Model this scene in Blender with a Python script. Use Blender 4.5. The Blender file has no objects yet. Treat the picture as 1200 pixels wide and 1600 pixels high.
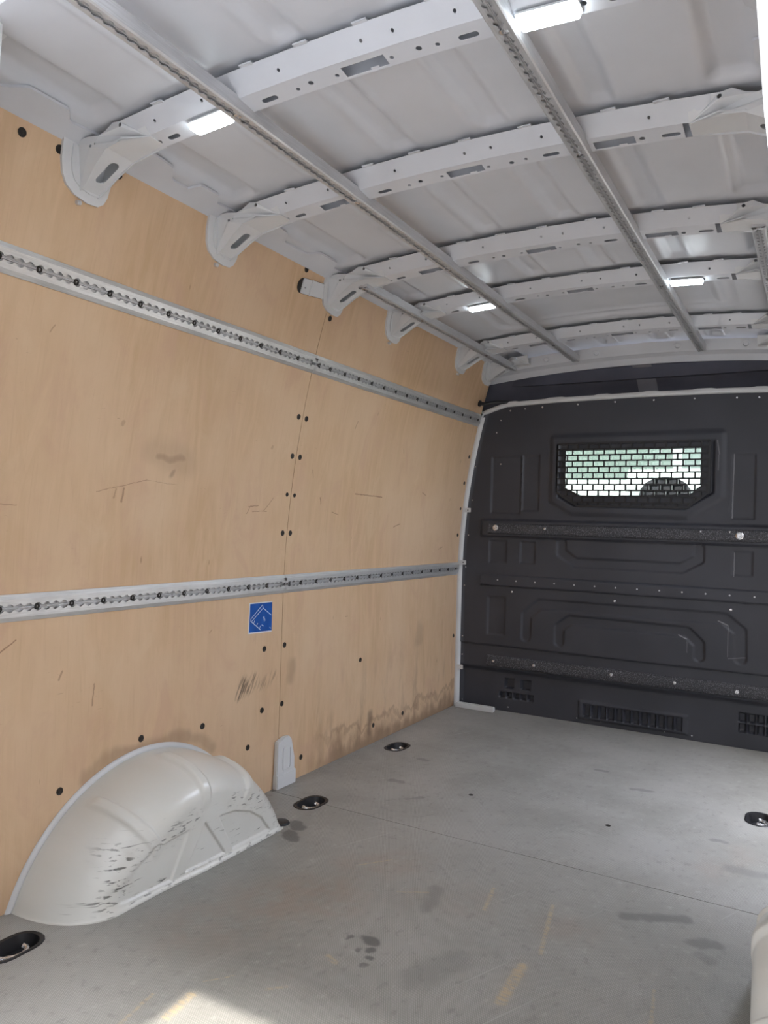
import bpy, bmesh, math, random
import numpy as np
from mathutils import Vector, Matrix
from mathutils.geometry import tessellate_polygon
random.seed(7)
SC = bpy.context.scene
COL = SC.collection

# ------------------------------------------------------------------ camera
CAM = [[0.86730257, 0.01821335, -0.49744801],
       [0.49689497, 0.02793197, 0.86736105],
       [0.02969225, -0.99944388, 0.01517534]]
cd = bpy.data.cameras.new('camera')
cd.sensor_fit = 'VERTICAL'; cd.sensor_height = 36.0; cd.lens = 1180 / 1600 * 36.0
cd.clip_start = 0.02; cd.clip_end = 300
cam = bpy.data.objects.new('camera', cd); COL.objects.link(cam)
cam.matrix_world = Matrix(((CAM[0][0], -CAM[0][1], -CAM[0][2], 0.0),
                           (CAM[1][0], -CAM[1][1], -CAM[1][2], 0.0),
                           (CAM[2][0], -CAM[2][1], -CAM[2][2], 1.0),
                           (0, 0, 0, 1)))
SC.camera = cam

# ------------------------------------------------------------------ world, sun, exposure
w = bpy.data.worlds.new('sky'); SC.world = w; w.use_nodes = True
wn = w.node_tree.nodes; wl = w.node_tree.links
sky = wn.new('ShaderNodeTexSky'); sky.sky_type = 'NISHITA'; sky.sun_disc = False
sky.sun_elevation = math.radians(68); sky.sun_rotation = math.radians(210)
sky.air_density = 1.0; sky.dust_density = 2.5; sky.ozone_density = 1.0
wn['Background'].inputs['Strength'].default_value = 2.3
bw = wn.new('ShaderNodeRGBToBW'); wl.new(sky.outputs[0], bw.inputs[0])
wm = wn.new('ShaderNodeMix'); wm.data_type = 'RGBA'; wm.inputs[0].default_value = 0.74
wl.new(sky.outputs[0], wm.inputs[6]); wl.new(bw.outputs[0], wm.inputs[7])
wl.new(wm.outputs[2], wn['Background'].inputs['Color'])

sd = bpy.data.lights.new('sun', 'SUN'); sd.energy = 3.2; sd.angle = math.radians(1.2); sd.color = (1, 0.95, 0.87)
sun = bpy.data.objects.new('sun', sd); COL.objects.link(sun)
sun.location = (-2, -4, 12)
sun.rotation_euler = Vector((0.1056, 0.2056, -1.0)).to_track_quat('-Z', 'Y').to_euler()

SC.view_settings.view_transform = 'Standard'; SC.view_settings.look = 'None'
SC.view_settings.gamma = 1.0; SC.view_settings.use_curve_mapping = False
SC.view_settings.exposure = 0.95

# ------------------------------------------------------------------ material helpers
XC = -0.79                                   # centre line of the load bay


class NT:
    def __init__(s, name):
        s.m = bpy.data.materials.new(name); s.m.use_nodes = True
        s.t = s.m.node_tree; s.n = s.t.nodes; s.l = s.t.links
        s.b = s.n['Principled BSDF']

    def new(s, typ, **kw):
        n = s.n.new(typ)
        for k, v in kw.items(): setattr(n, k, v)
        return n

    def put(s, sock, v):
        if isinstance(v, bpy.types.NodeSocket): s.l.new(v, sock)
        else: sock.default_value = v

    def math(s, op, a, b=0.0, c=0.0, clamp=False):
        n = s.new('ShaderNodeMath', operation=op, use_clamp=clamp)
        s.put(n.inputs[0], a); s.put(n.inputs[1], b); s.put(n.inputs[2], c)
        return n.outputs[0]

    def mix(s, f, a, b, mode='MIX'):
        n = s.new('ShaderNodeMix', data_type='RGBA', blend_type=mode)
        s.put(n.inputs[0], f)
        for k, v in ((6, a), (7, b)):
            s.put(n.inputs[k], v if isinstance(v, bpy.types.NodeSocket) else tuple(v) + (1,) if len(v) == 3 else v)
        return n.outputs[2]

    def pos(s):
        return s.new('ShaderNodeNewGeometry').outputs['Position']

    def sep(s, v):
        n = s.new('ShaderNodeSeparateXYZ'); s.l.new(v, n.inputs[0]); return n.outputs

    def comb(s, x, y, z=0.0):
        n = s.new('ShaderNodeCombineXYZ')
        for i, v in enumerate((x, y, z)): s.put(n.inputs[i], v)
        return n.outputs[0]

    def noise(s, vec, scale, detail=3.0, rough=0.5, dist=0.0):
        n = s.new('ShaderNodeTexNoise'); s.l.new(vec, n.inputs['Vector'])
        n.inputs['Scale'].default_value = scale; n.inputs['Detail'].default_value = detail
        n.inputs['Roughness'].default_value = rough; n.inputs['Distortion'].default_value = dist
        return n.outputs['Fac']

    def scale(s, vec, xyz):
        n = s.new('ShaderNodeVectorMath', operation='MULTIPLY'); s.l.new(vec, n.inputs[0]); n.inputs[1].default_value = xyz
        return n.outputs[0]

    def ramp(s, f, a, b, va=0.0, vb=1.0):
        n = s.new('ShaderNodeMapRange', interpolation_type='SMOOTHSTEP'); s.put(n.inputs[0], f)
        n.inputs[1].default_value = a; n.inputs[2].default_value = b
        n.inputs[3].default_value = va; n.inputs[4].default_value = vb
        return n.outputs[0]

    def bump(s, h, strength=0.3, dist=0.002):
        n = s.new('ShaderNodeBump'); n.inputs['Strength'].default_value = strength
        n.inputs['Distance'].default_value = dist
        s.l.new(h, n.inputs['Height']); s.l.new(n.outputs[0], s.b.inputs['Normal'])

    def warp(s, vec, scale, amt):
        n = s.new('ShaderNodeTexNoise'); s.l.new(vec, n.inputs['Vector']); n.inputs['Scale'].default_value = scale
        v = s.new('ShaderNodeVectorMath', operation='SUBTRACT'); s.l.new(n.outputs['Color'], v.inputs[0]); v.inputs[1].default_value = (.5, .5, .5)
        m = s.new('ShaderNodeVectorMath', operation='MULTIPLY_ADD'); s.l.new(v.outputs[0], m.inputs[0]); m.inputs[1].default_value = (amt, amt, 0); s.l.new(vec, m.inputs[2])
        return m.outputs[0]

    def seg(s, P, a, b, r, soft):
        g = s.new('ShaderNodeGroup'); g.node_tree = SEG
        s.l.new(P, g.inputs[0]); g.inputs[1].default_value = (a[0], a[1], 0); g.inputs[2].default_value = (b[0] + 1e-4, b[1], 0)
        g.inputs[3].default_value = r; g.inputs[4].default_value = r + soft
        return g.outputs[0]

    def segs(s, P, lst):
        out = None
        for a, b, r, soft, k in lst:
            v = s.seg(P, a, b, r, soft)
            if k != 1: v = s.math('MULTIPLY', v, k)
            out = v if out is None else s.math('MAXIMUM', out, v)
        return out

    def base(s, c, rough=0.5, metal=0.0, spec=None):
        s.put(s.b.inputs['Base Color'], c if isinstance(c, bpy.types.NodeSocket) else tuple(c) + (1,))
        s.put(s.b.inputs['Roughness'], rough); s.b.inputs['Metallic'].default_value = metal
        if spec is not None: s.b.inputs['Specular IOR Level'].default_value = spec
        return s.m


def make_seg():
    g = bpy.data.node_groups.new('segment_mask', 'ShaderNodeTree')
    for nm in ('P', 'A', 'B'): g.interface.new_socket(nm, in_out='INPUT', socket_type='NodeSocketVector')
    for nm in ('R0', 'R1'): g.interface.new_socket(nm, in_out='INPUT', socket_type='NodeSocketFloat')
    g.interface.new_socket('Mask', in_out='OUTPUT', socket_type='NodeSocketFloat')
    i = g.nodes.new('NodeGroupInput'); o = g.nodes.new('NodeGroupOutput')

    def vm(op, a, b=None):
        n = g.nodes.new('ShaderNodeVectorMath'); n.operation = op; g.links.new(a, n.inputs[0])
        if b is not None: g.links.new(b, n.inputs[1])
        return n
    pa = vm('SUBTRACT', i.outputs[0], i.outputs[1]).outputs[0]; ba = vm('SUBTRACT', i.outputs[2], i.outputs[1]).outputs[0]
    d1 = vm('DOT_PRODUCT', pa, ba).outputs['Value']; d2 = vm('DOT_PRODUCT', ba, ba).outputs['Value']
    dv = g.nodes.new('ShaderNodeMath'); dv.operation = 'DIVIDE'; dv.use_clamp = True
    g.links.new(d1, dv.inputs[0]); g.links.new(d2, dv.inputs[1])
    sc = g.nodes.new('ShaderNodeVectorMath'); sc.operation = 'SCALE'; g.links.new(ba, sc.inputs[0]); g.links.new(dv.outputs[0], sc.inputs['Scale'])
    ln = vm('LENGTH', vm('SUBTRACT', pa, sc.outputs[0]).outputs[0]).outputs['Value']
    mr = g.nodes.new('ShaderNodeMapRange'); mr.interpolation_type = 'SMOOTHSTEP'
    g.links.new(ln, mr.inputs[0]); g.links.new(i.outputs[3], mr.inputs[1]); g.links.new(i.outputs[4], mr.inputs[2])
    mr.inputs[3].default_value = 1; mr.inputs[4].default_value = 0
    g.links.new(mr.outputs[0], o.inputs[0])
    return g


SEG = make_seg()


def simple(name, c, rough=0.5, metal=0.0, var=0.06, bump=0.0, bscale=200, spec=None):
    t = NT(name); p = t.pos()
    n = t.noise(p, 6.0, 4)
    col = t.mix(t.ramp(n, .3, .7), [v * (1 - var) for v in c], [min(1, v * (1 + var)) for v in c])
    if bump: t.bump(t.noise(p, bscale, 2), bump, .001)
    return t.base(col, rough, metal, spec)


def plywood(name, stains):
    t = NT(name); p = t.pos(); x, y, z = t.sep(p)
    yz = t.comb(y, z)
    g1 = t.noise(t.scale(yz, (1, .14, 1)), 15, 5, .55, 2.2)
    g2 = t.noise(t.scale(yz, (1, .035, 1)), 150, 3, .6, .4)
    blot = t.noise(t.scale(yz, (1, .6, 1)), 2.6, 4, .55)
    c = t.mix(t.ramp(g1, .30, .72), (.580, .394, .236), (.652, .454, .288))
    c = t.mix(t.ramp(blot, .35, .70), c, (.665, .478, .315))
    c = t.mix(t.math('MULTIPLY', t.ramp(g2, .52, .75), .20), c, (.47, .30, .18))
    mot = t.noise(t.scale(yz, (1, .55, 1)), 7.5, 5, .62, .8)
    c = t.mix(t.math('MULTIPLY', t.ramp(mot, .50, .72), .55), c, (.575, .370, .252))
    c = t.mix(t.math('MULTIPLY', t.ramp(mot, .46, .28), .40), c, (.690, .515, .345))
    # small dark pores and knots
    v = t.new('ShaderNodeTexVoronoi', feature='F1'); t.l.new(t.scale(yz, (1, .35, 1)), v.inputs['Vector']); v.inputs['Scale'].default_value = 9
    pore = t.ramp(v.outputs['Distance'], .018, .045, 1, 0)
    c = t.mix(t.math('MULTIPLY', pore, .45), c, (.24, .13, .07))
    if stains:
        wy = t.warp(yz, 9, .06); wf = t.warp(yz, 40, .012)
        # grime that has crept up from the floor, darkest along the front board
        edge = t.math('ADD', z, t.math('MULTIPLY', t.math('SUBTRACT', t.noise(t.scale(yz, (1, .5, 1)), 11, 5, .6), .5), .26))
        front = t.ramp(y, 2.40, 2.75)
        damp = t.math('MULTIPLY', t.ramp(edge, .005, .11, 1, 0), t.math('MULTIPLY_ADD', front, .75, .15))
        c = t.mix(t.math('MULTIPLY', damp, .78), c, (.17, .105, .065))
        rim = t.math('MULTIPLY', t.math('MULTIPLY', t.ramp(edge, .085, .105), t.ramp(edge, .11, .13, 1, 0)), front)
        c = t.mix(t.math('MULTIPLY', rim, .35), c, (.14, .08, .05))
        up = t.math('MULTIPLY', t.ramp(z, .0, .55, 1, 0), t.ramp(t.noise(t.scale(yz, (1, .25, 1)), 14, 5, .6), .48, .70))
        c = t.mix(t.math('MULTIPLY', up, t.math('MULTIPLY_ADD', front, .45, .10)), c, (.24, .15, .10))
        soft = [((1.42, .275), (1.52, .305), .008, .03, .4), ((1.52, .305), (1.80, .300), .008, .03, .5), ((1.80, .300), (1.92, .245), .006, .025, .4),
                ((2.954, .06), (2.954, .13), .006, .03, .9), ((2.35, .40), (2.35, .45), .006, .03, .4), ((3.42, .43), (3.43, .47), .01, .05, .35),
                ((1.61, 1.185), (1.72, 1.176), .002, .02, .55), ((1.60, 1.20), (1.73, 1.17), .02, .05, .22), ((1.672, 1.125), (1.675, 1.14), .001, .015, .6)]
        c = t.mix(t.math('MULTIPLY', t.segs(wy, soft), .75), c, (.17, .11, .075))
        sm = t.math('MULTIPLY', t.segs(wf, [((2.055, .385), (2.075, .425), .008, .03, 1), ((2.10, .40), (2.13, .43), .006, .03, .8), ((2.17, .40), (2.24, .425), .004, .03, .45)]),
                    t.ramp(t.noise(t.scale(t.comb(t.math('ADD', y, t.math('MULTIPLY', z, -.5)), z), (1, .12, 1)), 110, 3), .42, .62))
        c = t.mix(t.math('MULTIPLY', sm, .9), c, (.10, .07, .05))
        lines0 = [((2.731, 1.122), (2.961, 1.119), .0016, .004, 1), ((1.403, 1.064), (1.579, 1.107), .0005, .0025, .8), ((1.579, 1.107), (1.70, 1.10), .0004, .002, .5),
                 ((1.493, 1.040), (1.497, 1.078), .002, .007, .8), ((1.465, 1.05), (1.47, 1.075), .001, .006, .6), ((2.05, 1.045), (2.10, 1.05), .001, .004, .9), ((2.07, 1.028), (2.15, 1.032), .0005, .003, .8),
                 ((2.13, 1.03), (2.18, 1.08), .0008, .003, .8), ((2.04, 1.02), (2.06, 1.05), .001, .003, .9), ((1.15, .654), (1.192, .681), .0015, .003, 1), ((2.40, 1.20), (2.41, 1.17), .0015, .004, .6),
                 ((3.353, 1.158), (3.40, 1.145), .0012, .005, .8), ((3.10, .985), (3.16, 1.0), .0015, .005, .9), ((2.475, 1.095), (2.485, 1.07), .002, .005, .8), ((2.57, 1.04), (2.62, 1.03), .001, .004, .7),
                 ((1.10, 1.02), (1.17, 1.018), .0008, .003, .6), ((1.43, .47), (1.435, .53), .0012, .004, .8), ((1.32, .56), (1.33, .58), .002, .006, .7), ((3.607, .873), (3.66, .885), .001, .004, .8),
                 ((2.65, 1.39), (2.66, 1.42), .0012, .005, .7), ((1.465, 1.258), (1.467, 1.262), .006, .010, .45), ((2.134, 1.257), (2.136, 1.262), .005, .01, .4), ((1.20, 1.45), (1.21, 1.47), .001, .004, .6),
                 ((3.09, 1.35), (3.10, 1.33), .0012, .004, .6), ((1.89, .62), (1.90, .63), .001, .004, .6), ((2.72, .60), (2.74, .60), .0012, .004, .6)]
        lines = [(a_, b_, r_ * .6, f_ * .55, k_ * .8) for a_, b_, r_, f_, k_ in lines0]
        c = t.mix(t.math('MULTIPLY', t.segs(t.warp(yz, 60, .006), lines), .8), c, (.17, .07, .04))
        # fine haphazard scuffs
        sc1 = t.noise(t.scale(yz, (.5, 3.2, 1)), 60, 3, .55, .8); sc2 = t.noise(yz, 5, 3)
        c = t.mix(t.math('MULTIPLY', t.math('MULTIPLY', t.ramp(sc1, .68, .76), t.ramp(sc2, .52, .64)), .45), c, (.26, .15, .09))
    t.bump(t.math('ADD', g1, t.math('MULTIPLY', g2, .5)), .10, .001)
    return t.base(c, .48, 0, .35)


def floor_mat():
    t = NT('floor_phenolic_mesh'); p = t.pos(); x, y, z = t.sep(p)
    xy = t.comb(x, y)
    # woven wire-mesh print of the anti-slip surface
    s = 1 / .0050
    u = t.math('SINE', t.math('MULTIPLY', t.math('ADD', x, t.math('MULTIPLY', y, .55)), s * 6.2))
    v = t.math('SINE', t.math('MULTIPLY', t.math('SUBTRACT', x, t.math('MULTIPLY', y, .55)), s * 6.2))
    mesh = t.math('MAXIMUM', u, v)
    big = t.noise(xy, 1.6, 5, .55); fine = t.noise(xy, 14, 5, .6)
    streak = t.noise(t.scale(t.comb(t.math('ADD', x, t.math('MULTIPLY', y, -.25)), y), (1, .16, 1)), 16, 4, .6)
    c = t.mix(t.ramp(big, .3, .7), (.285, .279, .254), (.375, .367, .338))
    c = t.mix(t.math('MULTIPLY', t.ramp(fine, .45, .75), .35), c, (.40, .39, .37))
    c = t.mix(t.math('MULTIPLY', t.ramp(streak, .55, .75), .30), c, (.42, .41, .39))
    dust = t.math('MULTIPLY', t.ramp(y, 2.2, 2.3), t.ramp(t.noise(xy, 3.2, 5), .35, .7))
    c = t.mix(t.math('MULTIPLY', dust, .35), c, (.42, .41, .39))
    c = t.mix(t.math('MULTIPLY', t.ramp(mesh, .2, .95), .40), c, (.10, .10, .10))
    mid = t.noise(t.scale(xy, (1, .7, 1)), 42, 5, .65)
    c = t.mix(t.math('MULTIPLY', t.ramp(mid, .46, .30), .38), c, (.150, .147, .135))
    c = t.mix(t.math('MULTIPLY', t.ramp(mid, .56, .72), .30), c, (.46, .45, .425))
    wy = t.warp(xy, 9, .10); wf = t.warp(xy, 28, .03)
    brown = t.segs(wy, [((-1.22, 1.60), (-1.12, 1.70), .03, .16, .75), ((-1.14, 1.90), (-1.05, 1.99), .02, .12, .5), ((-1.28, 1.42), (-1.25, 1.55), .04, .18, .45),
                        ((-.90, 1.85), (-.80, 1.90), .03, .12, .3), ((-.25, 2.45), (-.20, 2.62), .02, .10, .3), ((-.55, 1.88), (-.48, 1.93), .01, .08, .4)])
    c = t.mix(t.math('MULTIPLY', brown, t.math('MULTIPLY', t.ramp(fine, .30, .65), .50)), c, (.26, .165, .11))
    dark = t.segs(wf, [((-1.475, 2.05), (-1.45, 2.03), .018, .012, .9), ((-1.45, 1.98), (-1.41, 1.945), .015, .014, .9), ((-.915, 1.585), (-.90, 1.58), .012, .012, 1), ((-.889, 1.546), (-.885, 1.55), .006, .008, 1),
                       ((-.877, 1.517), (-.872, 1.52), .006, .008, 1), ((-.874, 1.488), (-.868, 1.49), .004, .007, .8), ((-.915, 1.53), (-.915, 1.54), .003, .009, .8), ((-.96, 1.565), (-.955, 1.57), .003, .007, .9),
                       ((-.41, 2.04), (-.28, 2.11), .010, .02, .65), ((-.24, 2.0), (-.20, 2.02), .012, .02, .6), ((-.215, 1.95), (-.20, 1.94), .008, .02, .45), ((-.75, 1.50), (-.70, 1.62), .01, .05, .35),
                       ((-.86, 1.79), (-.89, 1.90), .004, .03, .45), ((-.60, 3.05), (-.54, 3.06), .008, .012, .6), ((-.78, 3.2), (-.74, 3.2), .006, .012, .6), ((-1.42, 2.60), (-1.38, 2.60), .01, .015, .55),
                       ((-1.45, 2.9), (-1.42, 2.9), .008, .012, .5), ((-.27, 2.7), (-.24, 2.7), .008, .012, .55), ((-.2, 2.5), (-.12, 2.5), .01, .03, .4), ((-1.28, 2.45), (-1.24, 2.5), .004, .012, .4)])
    c = t.mix(t.math('MULTIPLY', dark, .75), c, (.075, .077, .077))
    tan = t.segs(t.warp(xy, 50, .008), [((-.757, 1.99), (-.735, 1.87), .001, .008, .8), ((-.59, 1.99), (-.545, 1.75), .001, .008, .8), ((-.565, 1.68), (-.560, 1.53), .006, .012, 1), ((-.96, 1.475), (-.93, 1.46), .002, .008, .7),
                                        ((-1.12, 1.20), (-1.11, 1.12), .004, .012, 1), ((-1.19, 1.16), (-1.17, 1.05), .001, .006, .8), ((-1.13, 1.25), (-1.09, 1.30), .0005, .004, .7), ((-1.15, 1.90), (-1.08, 1.99), .0005, .004, .7),
                                        ((-.97, 1.83), (-.90, 1.87), .001, .006, .5), ((-1.0, 1.30), (-.97, 1.33), .001, .006, .6), ((-.29, 1.75), (-.27, 1.60), .001, .005, .6)])
    c = t.mix(t.math('MULTIPLY', tan, t.math('MULTIPLY', t.ramp(t.noise(t.scale(xy, (.35, 1, 1)), 130, 3), .34, .62, .15, 1), .70)), c, (.50, .38, .22))
    scr = t.noise(t.scale(t.comb(t.math('ADD', x, t.math('MULTIPLY', y, -.45)), y), (1, .03, 1)), 55, 2, .5)
    c = t.mix(t.math('MULTIPLY', t.ramp(scr, .70, .76), .28), c, (.50, .49, .47))
    h = t.math('ADD', t.math('MULTIPLY', mesh, .5), fine)
    t.bump(h, .18, .0012)
    return t.base(c, t.ramp(big, .3, .7, .50, .40), 0, .5)


def arch_mat():
    t = NT('white_paint_scuffed'); p = t.pos(); x, y, z = t.sep(p)
    yz = t.comb(y, z)
    n = t.noise(yz, 5, 4)
    c = t.mix(t.ramp(n, .35, .7), (.66, .66, .62), (.70, .705, .675))
    st = t.noise(t.scale(t.comb(t.math('ADD', y, t.math('MULTIPLY', z, .25)), z), (.26, 2.3, 1)), 46, 3, .6, .6)
    zone = t.math('MULTIPLY', t.ramp(t.noise(yz, 9, 3), .42, .56), t.ramp(x, -1.62, -1.50))
    zone = t.math('MULTIPLY', zone, t.ramp(z, .21, .13))
    sc = t.math('MULTIPLY', t.ramp(st, .61, .68), zone)
    c = t.mix(t.math('MULTIPLY', sc, .9), c, (.05, .05, .045))
    st2 = t.noise(t.scale(t.comb(t.math('ADD', y, t.math('MULTIPLY', z, .6)), z), (.45, 1.6, 1)), 70, 3, .55)
    z2 = t.segs(yz, [((1.33, .03), (1.36, .12), .01, .05, 1), ((1.45, .13), (1.60, .165), .005, .03, .8), ((1.75, .16), (1.93, .11), .005, .04, .8), ((1.30, .02), (1.95, .005), .002, .012, .7)])
    c = t.mix(t.math('MULTIPLY', t.math('MULTIPLY', t.ramp(st2, .56, .64), z2), .85), c, (.06, .06, .055))
    c = t.mix(t.math('MULTIPLY', t.math('MULTIPLY', t.ramp(t.noise(yz, 22, 4), .5, .7), z2), .25), c, (.35, .33, .29))
    t.b.inputs['Coat Weight'].default_value = .35; t.b.inputs['Coat Roughness'].default_value = .12
    return t.base(c, .30, 0, .5)


def metal_mat(name, c, rough, brushed=True, metal=.9):
    t = NT(name); p = t.pos()
    n = t.noise(t.scale(p, (30, 1.2, 30)), 12, 4, .6)
    blot = t.noise(p, 7, 4)
    col = t.mix(t.ramp(n, .3, .7), [v * .82 for v in c], c)
    col = t.mix(t.math('MULTIPLY', t.ramp(blot, .5, .75), .25), col, [v * .6 for v in c])
    return t.base(col, t.ramp(n, .3, .7, rough * .8, rough * 1.25), metal)


def bulk_mat():
    t = NT('bulkhead_dark_plastic'); p = t.pos(); x, y, z = t.sep(p)
    n = t.noise(p, 3, 4); f = t.noise(p, 260, 2)
    c = t.mix(t.ramp(n, .3, .7), (.036, .038, .048), (.047, .049, .061))
    sc = t.noise(t.scale(t.comb(x, z), (3, .5, 1)), 18, 3, .5, .6)
    c = t.mix(t.math('MULTIPLY', t.ramp(sc, .72, .78), .18), c, (.16, .16, .17))
    xz = t.comb(x, z)
    wear = [((-.396, .586), (-.354, .570), .0012, .0025, 1), ((-.570, .504), (-.533, .488), .0012, .0025, 1), ((-.349, .416), (-.276, .426), .0006, .0025, .6), ((-.352, .566), (-.352, .425), .0005, .0025, .55),
            ((-.531, .475), (-.530, .425), .0005, .0025, .5), ((-.332, .910), (-.333, .80), .0006, .003, .7), ((-.342, 1.373), (-.346, 1.075), .0006, .0035, .75), ((-.415, 1.44), (-.405, 1.375), .0006, .004, .6), ((-.408, 1.37), (-.409, 1.30), .0006, .004, .5)]
    c = t.mix(t.math('MULTIPLY', t.segs(t.warp(xz, 40, .004), wear), .4), c, (.45, .45, .47))
    t.bump(f, .12, .0006)
    return t.base(c, .46, 0, .5)


def strip_mat():
    t = NT('rub_strip_speckled'); p = t.pos()
    f = t.noise(p, 230, 3, .7)
    c = t.mix(t.ramp(f, .50, .66), (.028, .029, .035), (.21, .21, .235))
    t.bump(f, .7, .003)
    return t.base(c, .5, 0, .5)


def emit_mat(name, c, strength):
    t = NT(name)
    t.b.inputs['Emission Color'].default_value = tuple(c) + (1,); t.b.inputs['Emission Strength'].default_value = strength
    return t.base((.85, .87, .9), .3)


def glass_mat(name, tint, gloss=.06):
    t = NT(name)
    tr = t.new('ShaderNodeBsdfTransparent'); tr.inputs[0].default_value = tuple(tint) + (1,)
    gl = t.new('ShaderNodeBsdfGlossy'); gl.inputs['Roughness'].default_value = .02
    mx = t.new('ShaderNodeMixShader'); mx.inputs[0].default_value = gloss; t.l.new(tr.outputs[0], mx.inputs[1]); t.l.new(gl.outputs[0], mx.inputs[2])
    t.l.new(mx.outputs[0], t.n['Material Output'].inputs['Surface'])
    return t.m


def sticker_mat():
    t = NT('blue_sticker_print'); p = t.pos(); x, y, z = t.sep(p); yz = t.comb(y, z)
    L = [((2.161, .693), (2.098, .647)), ((2.165, .681), (2.104, .639)), ((2.165, .681), (2.212, .652)), ((2.098, .639), (2.154, .603)), ((2.098, .647), (2.098, .639)), ((2.161, .693), (2.165, .681)),
         ((2.119, .639), (2.114, .63)), ((2.137, .628), (2.129, .619)), ((2.153, .618), (2.147, .609)), ((2.167, .648), (2.174, .633)), ((2.171, .650), (2.178, .635)), ((2.160, .620), (2.170, .616)), ((2.206, .607), (2.212, .603))]
    m = t.segs(yz, [(a, b, .0007, .0008, .9) for a, b in L])
    c = t.mix(t.ramp(t.noise(yz, 25, 3), .4, .7), (.012, .085, .36), (.018, .105, .42))
    c = t.mix(m, c, (.75, .8, .85))
    return t.base(c, .3)


M = {}
M['ply'] = plywood('birch_plywood_worn', True); M['ply_r'] = plywood('birch_plywood', False)
M['floor'] = floor_mat(); M['arch'] = arch_mat()
M['roof'] = simple('roof_white_paint', (.588, .604, .640), .36, 0, .03)
M['body'] = simple('body_white_paint', (.632, .642, .652), .34, 0, .03)
M['alu'] = metal_mat('brushed_aluminium', (.80, .80, .79), .42, True, .7)
M['alu_in'] = metal_mat('aluminium_channel', (.66, .66, .67), .45, True, .6)
M['galv'] = metal_mat('galvanised_steel', (.66, .67, .69), .45, True, .6)
M['bulk'] = bulk_mat(); M['strip'] = strip_mat()
M['black'] = simple('black_plastic', (.012, .012, .014), .40, 0, .1)
M['hole'] = simple('dark_screw', (.018, .014, .011), .55, .2, .2)
M['steel'] = metal_mat('zinc_bolt', (.82, .82, .83), .24)
M['led'] = emit_mat('led_lens', (.86, .95, 1.0), 11.0)
M['glass'] = glass_mat('window_glass', (.88, .91, .89)); M['wind'] = glass_mat('windscreen_glass', (.80, .84, .81))
M['head'] = simple('headliner_dark_fabric', (.085, .085, .108), .8, 0, .1, .3, 400)
M['head2'] = simple('headliner_sheen_and_clip', (.20, .195, .22), .8, 0, .1, .3, 400)  # lighter headliner copy: painted-in reflection band, also used for the clip
M['seat'] = simple('seat_black_fabric', (.012, .012, .013), .85, 0, .1, .3, 300)
M['ground'] = simple('concrete_ground', (.36, .35, .335), .8, 0, .12, .3, 60)
M['cabtrim'] = simple('cab_trim_black', (.02, .02, .02), .6)
M['vanwhite'] = simple('white_vehicle_paint', (.26, .27, .27), .3)
M['vanglass'] = simple('vehicle_dark_glass', (.05, .06, .07), .1)
M['wallpale'] = simple('pale_green_render', (.082, .100, .091), .8, 0, .08)
M['wallgrey'] = simple('blocker_grey', (.20, .19, .18), .85, 0, .1)
M['tyre'] = simple('tyre_rubber', (.02, .02, .02), .8)
M['blue'] = sticker_mat(); M['paper'] = simple('sticker_white_border', (.72, .74, .76), .35, 0, .03)


# ------------------------------------------------------------------ object helpers
def finish(me, name, mat, parent, angle):
    me.materials.append(M[mat] if isinstance(mat, str) else mat)
    if angle is not None:
        for p in me.polygons: p.use_smooth = True
        me.set_sharp_from_angle(angle=math.radians(angle))
    o = bpy.data.objects.new(name, me); COL.objects.link(o)
    if parent is not None: o.parent = parent
    return o


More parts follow.
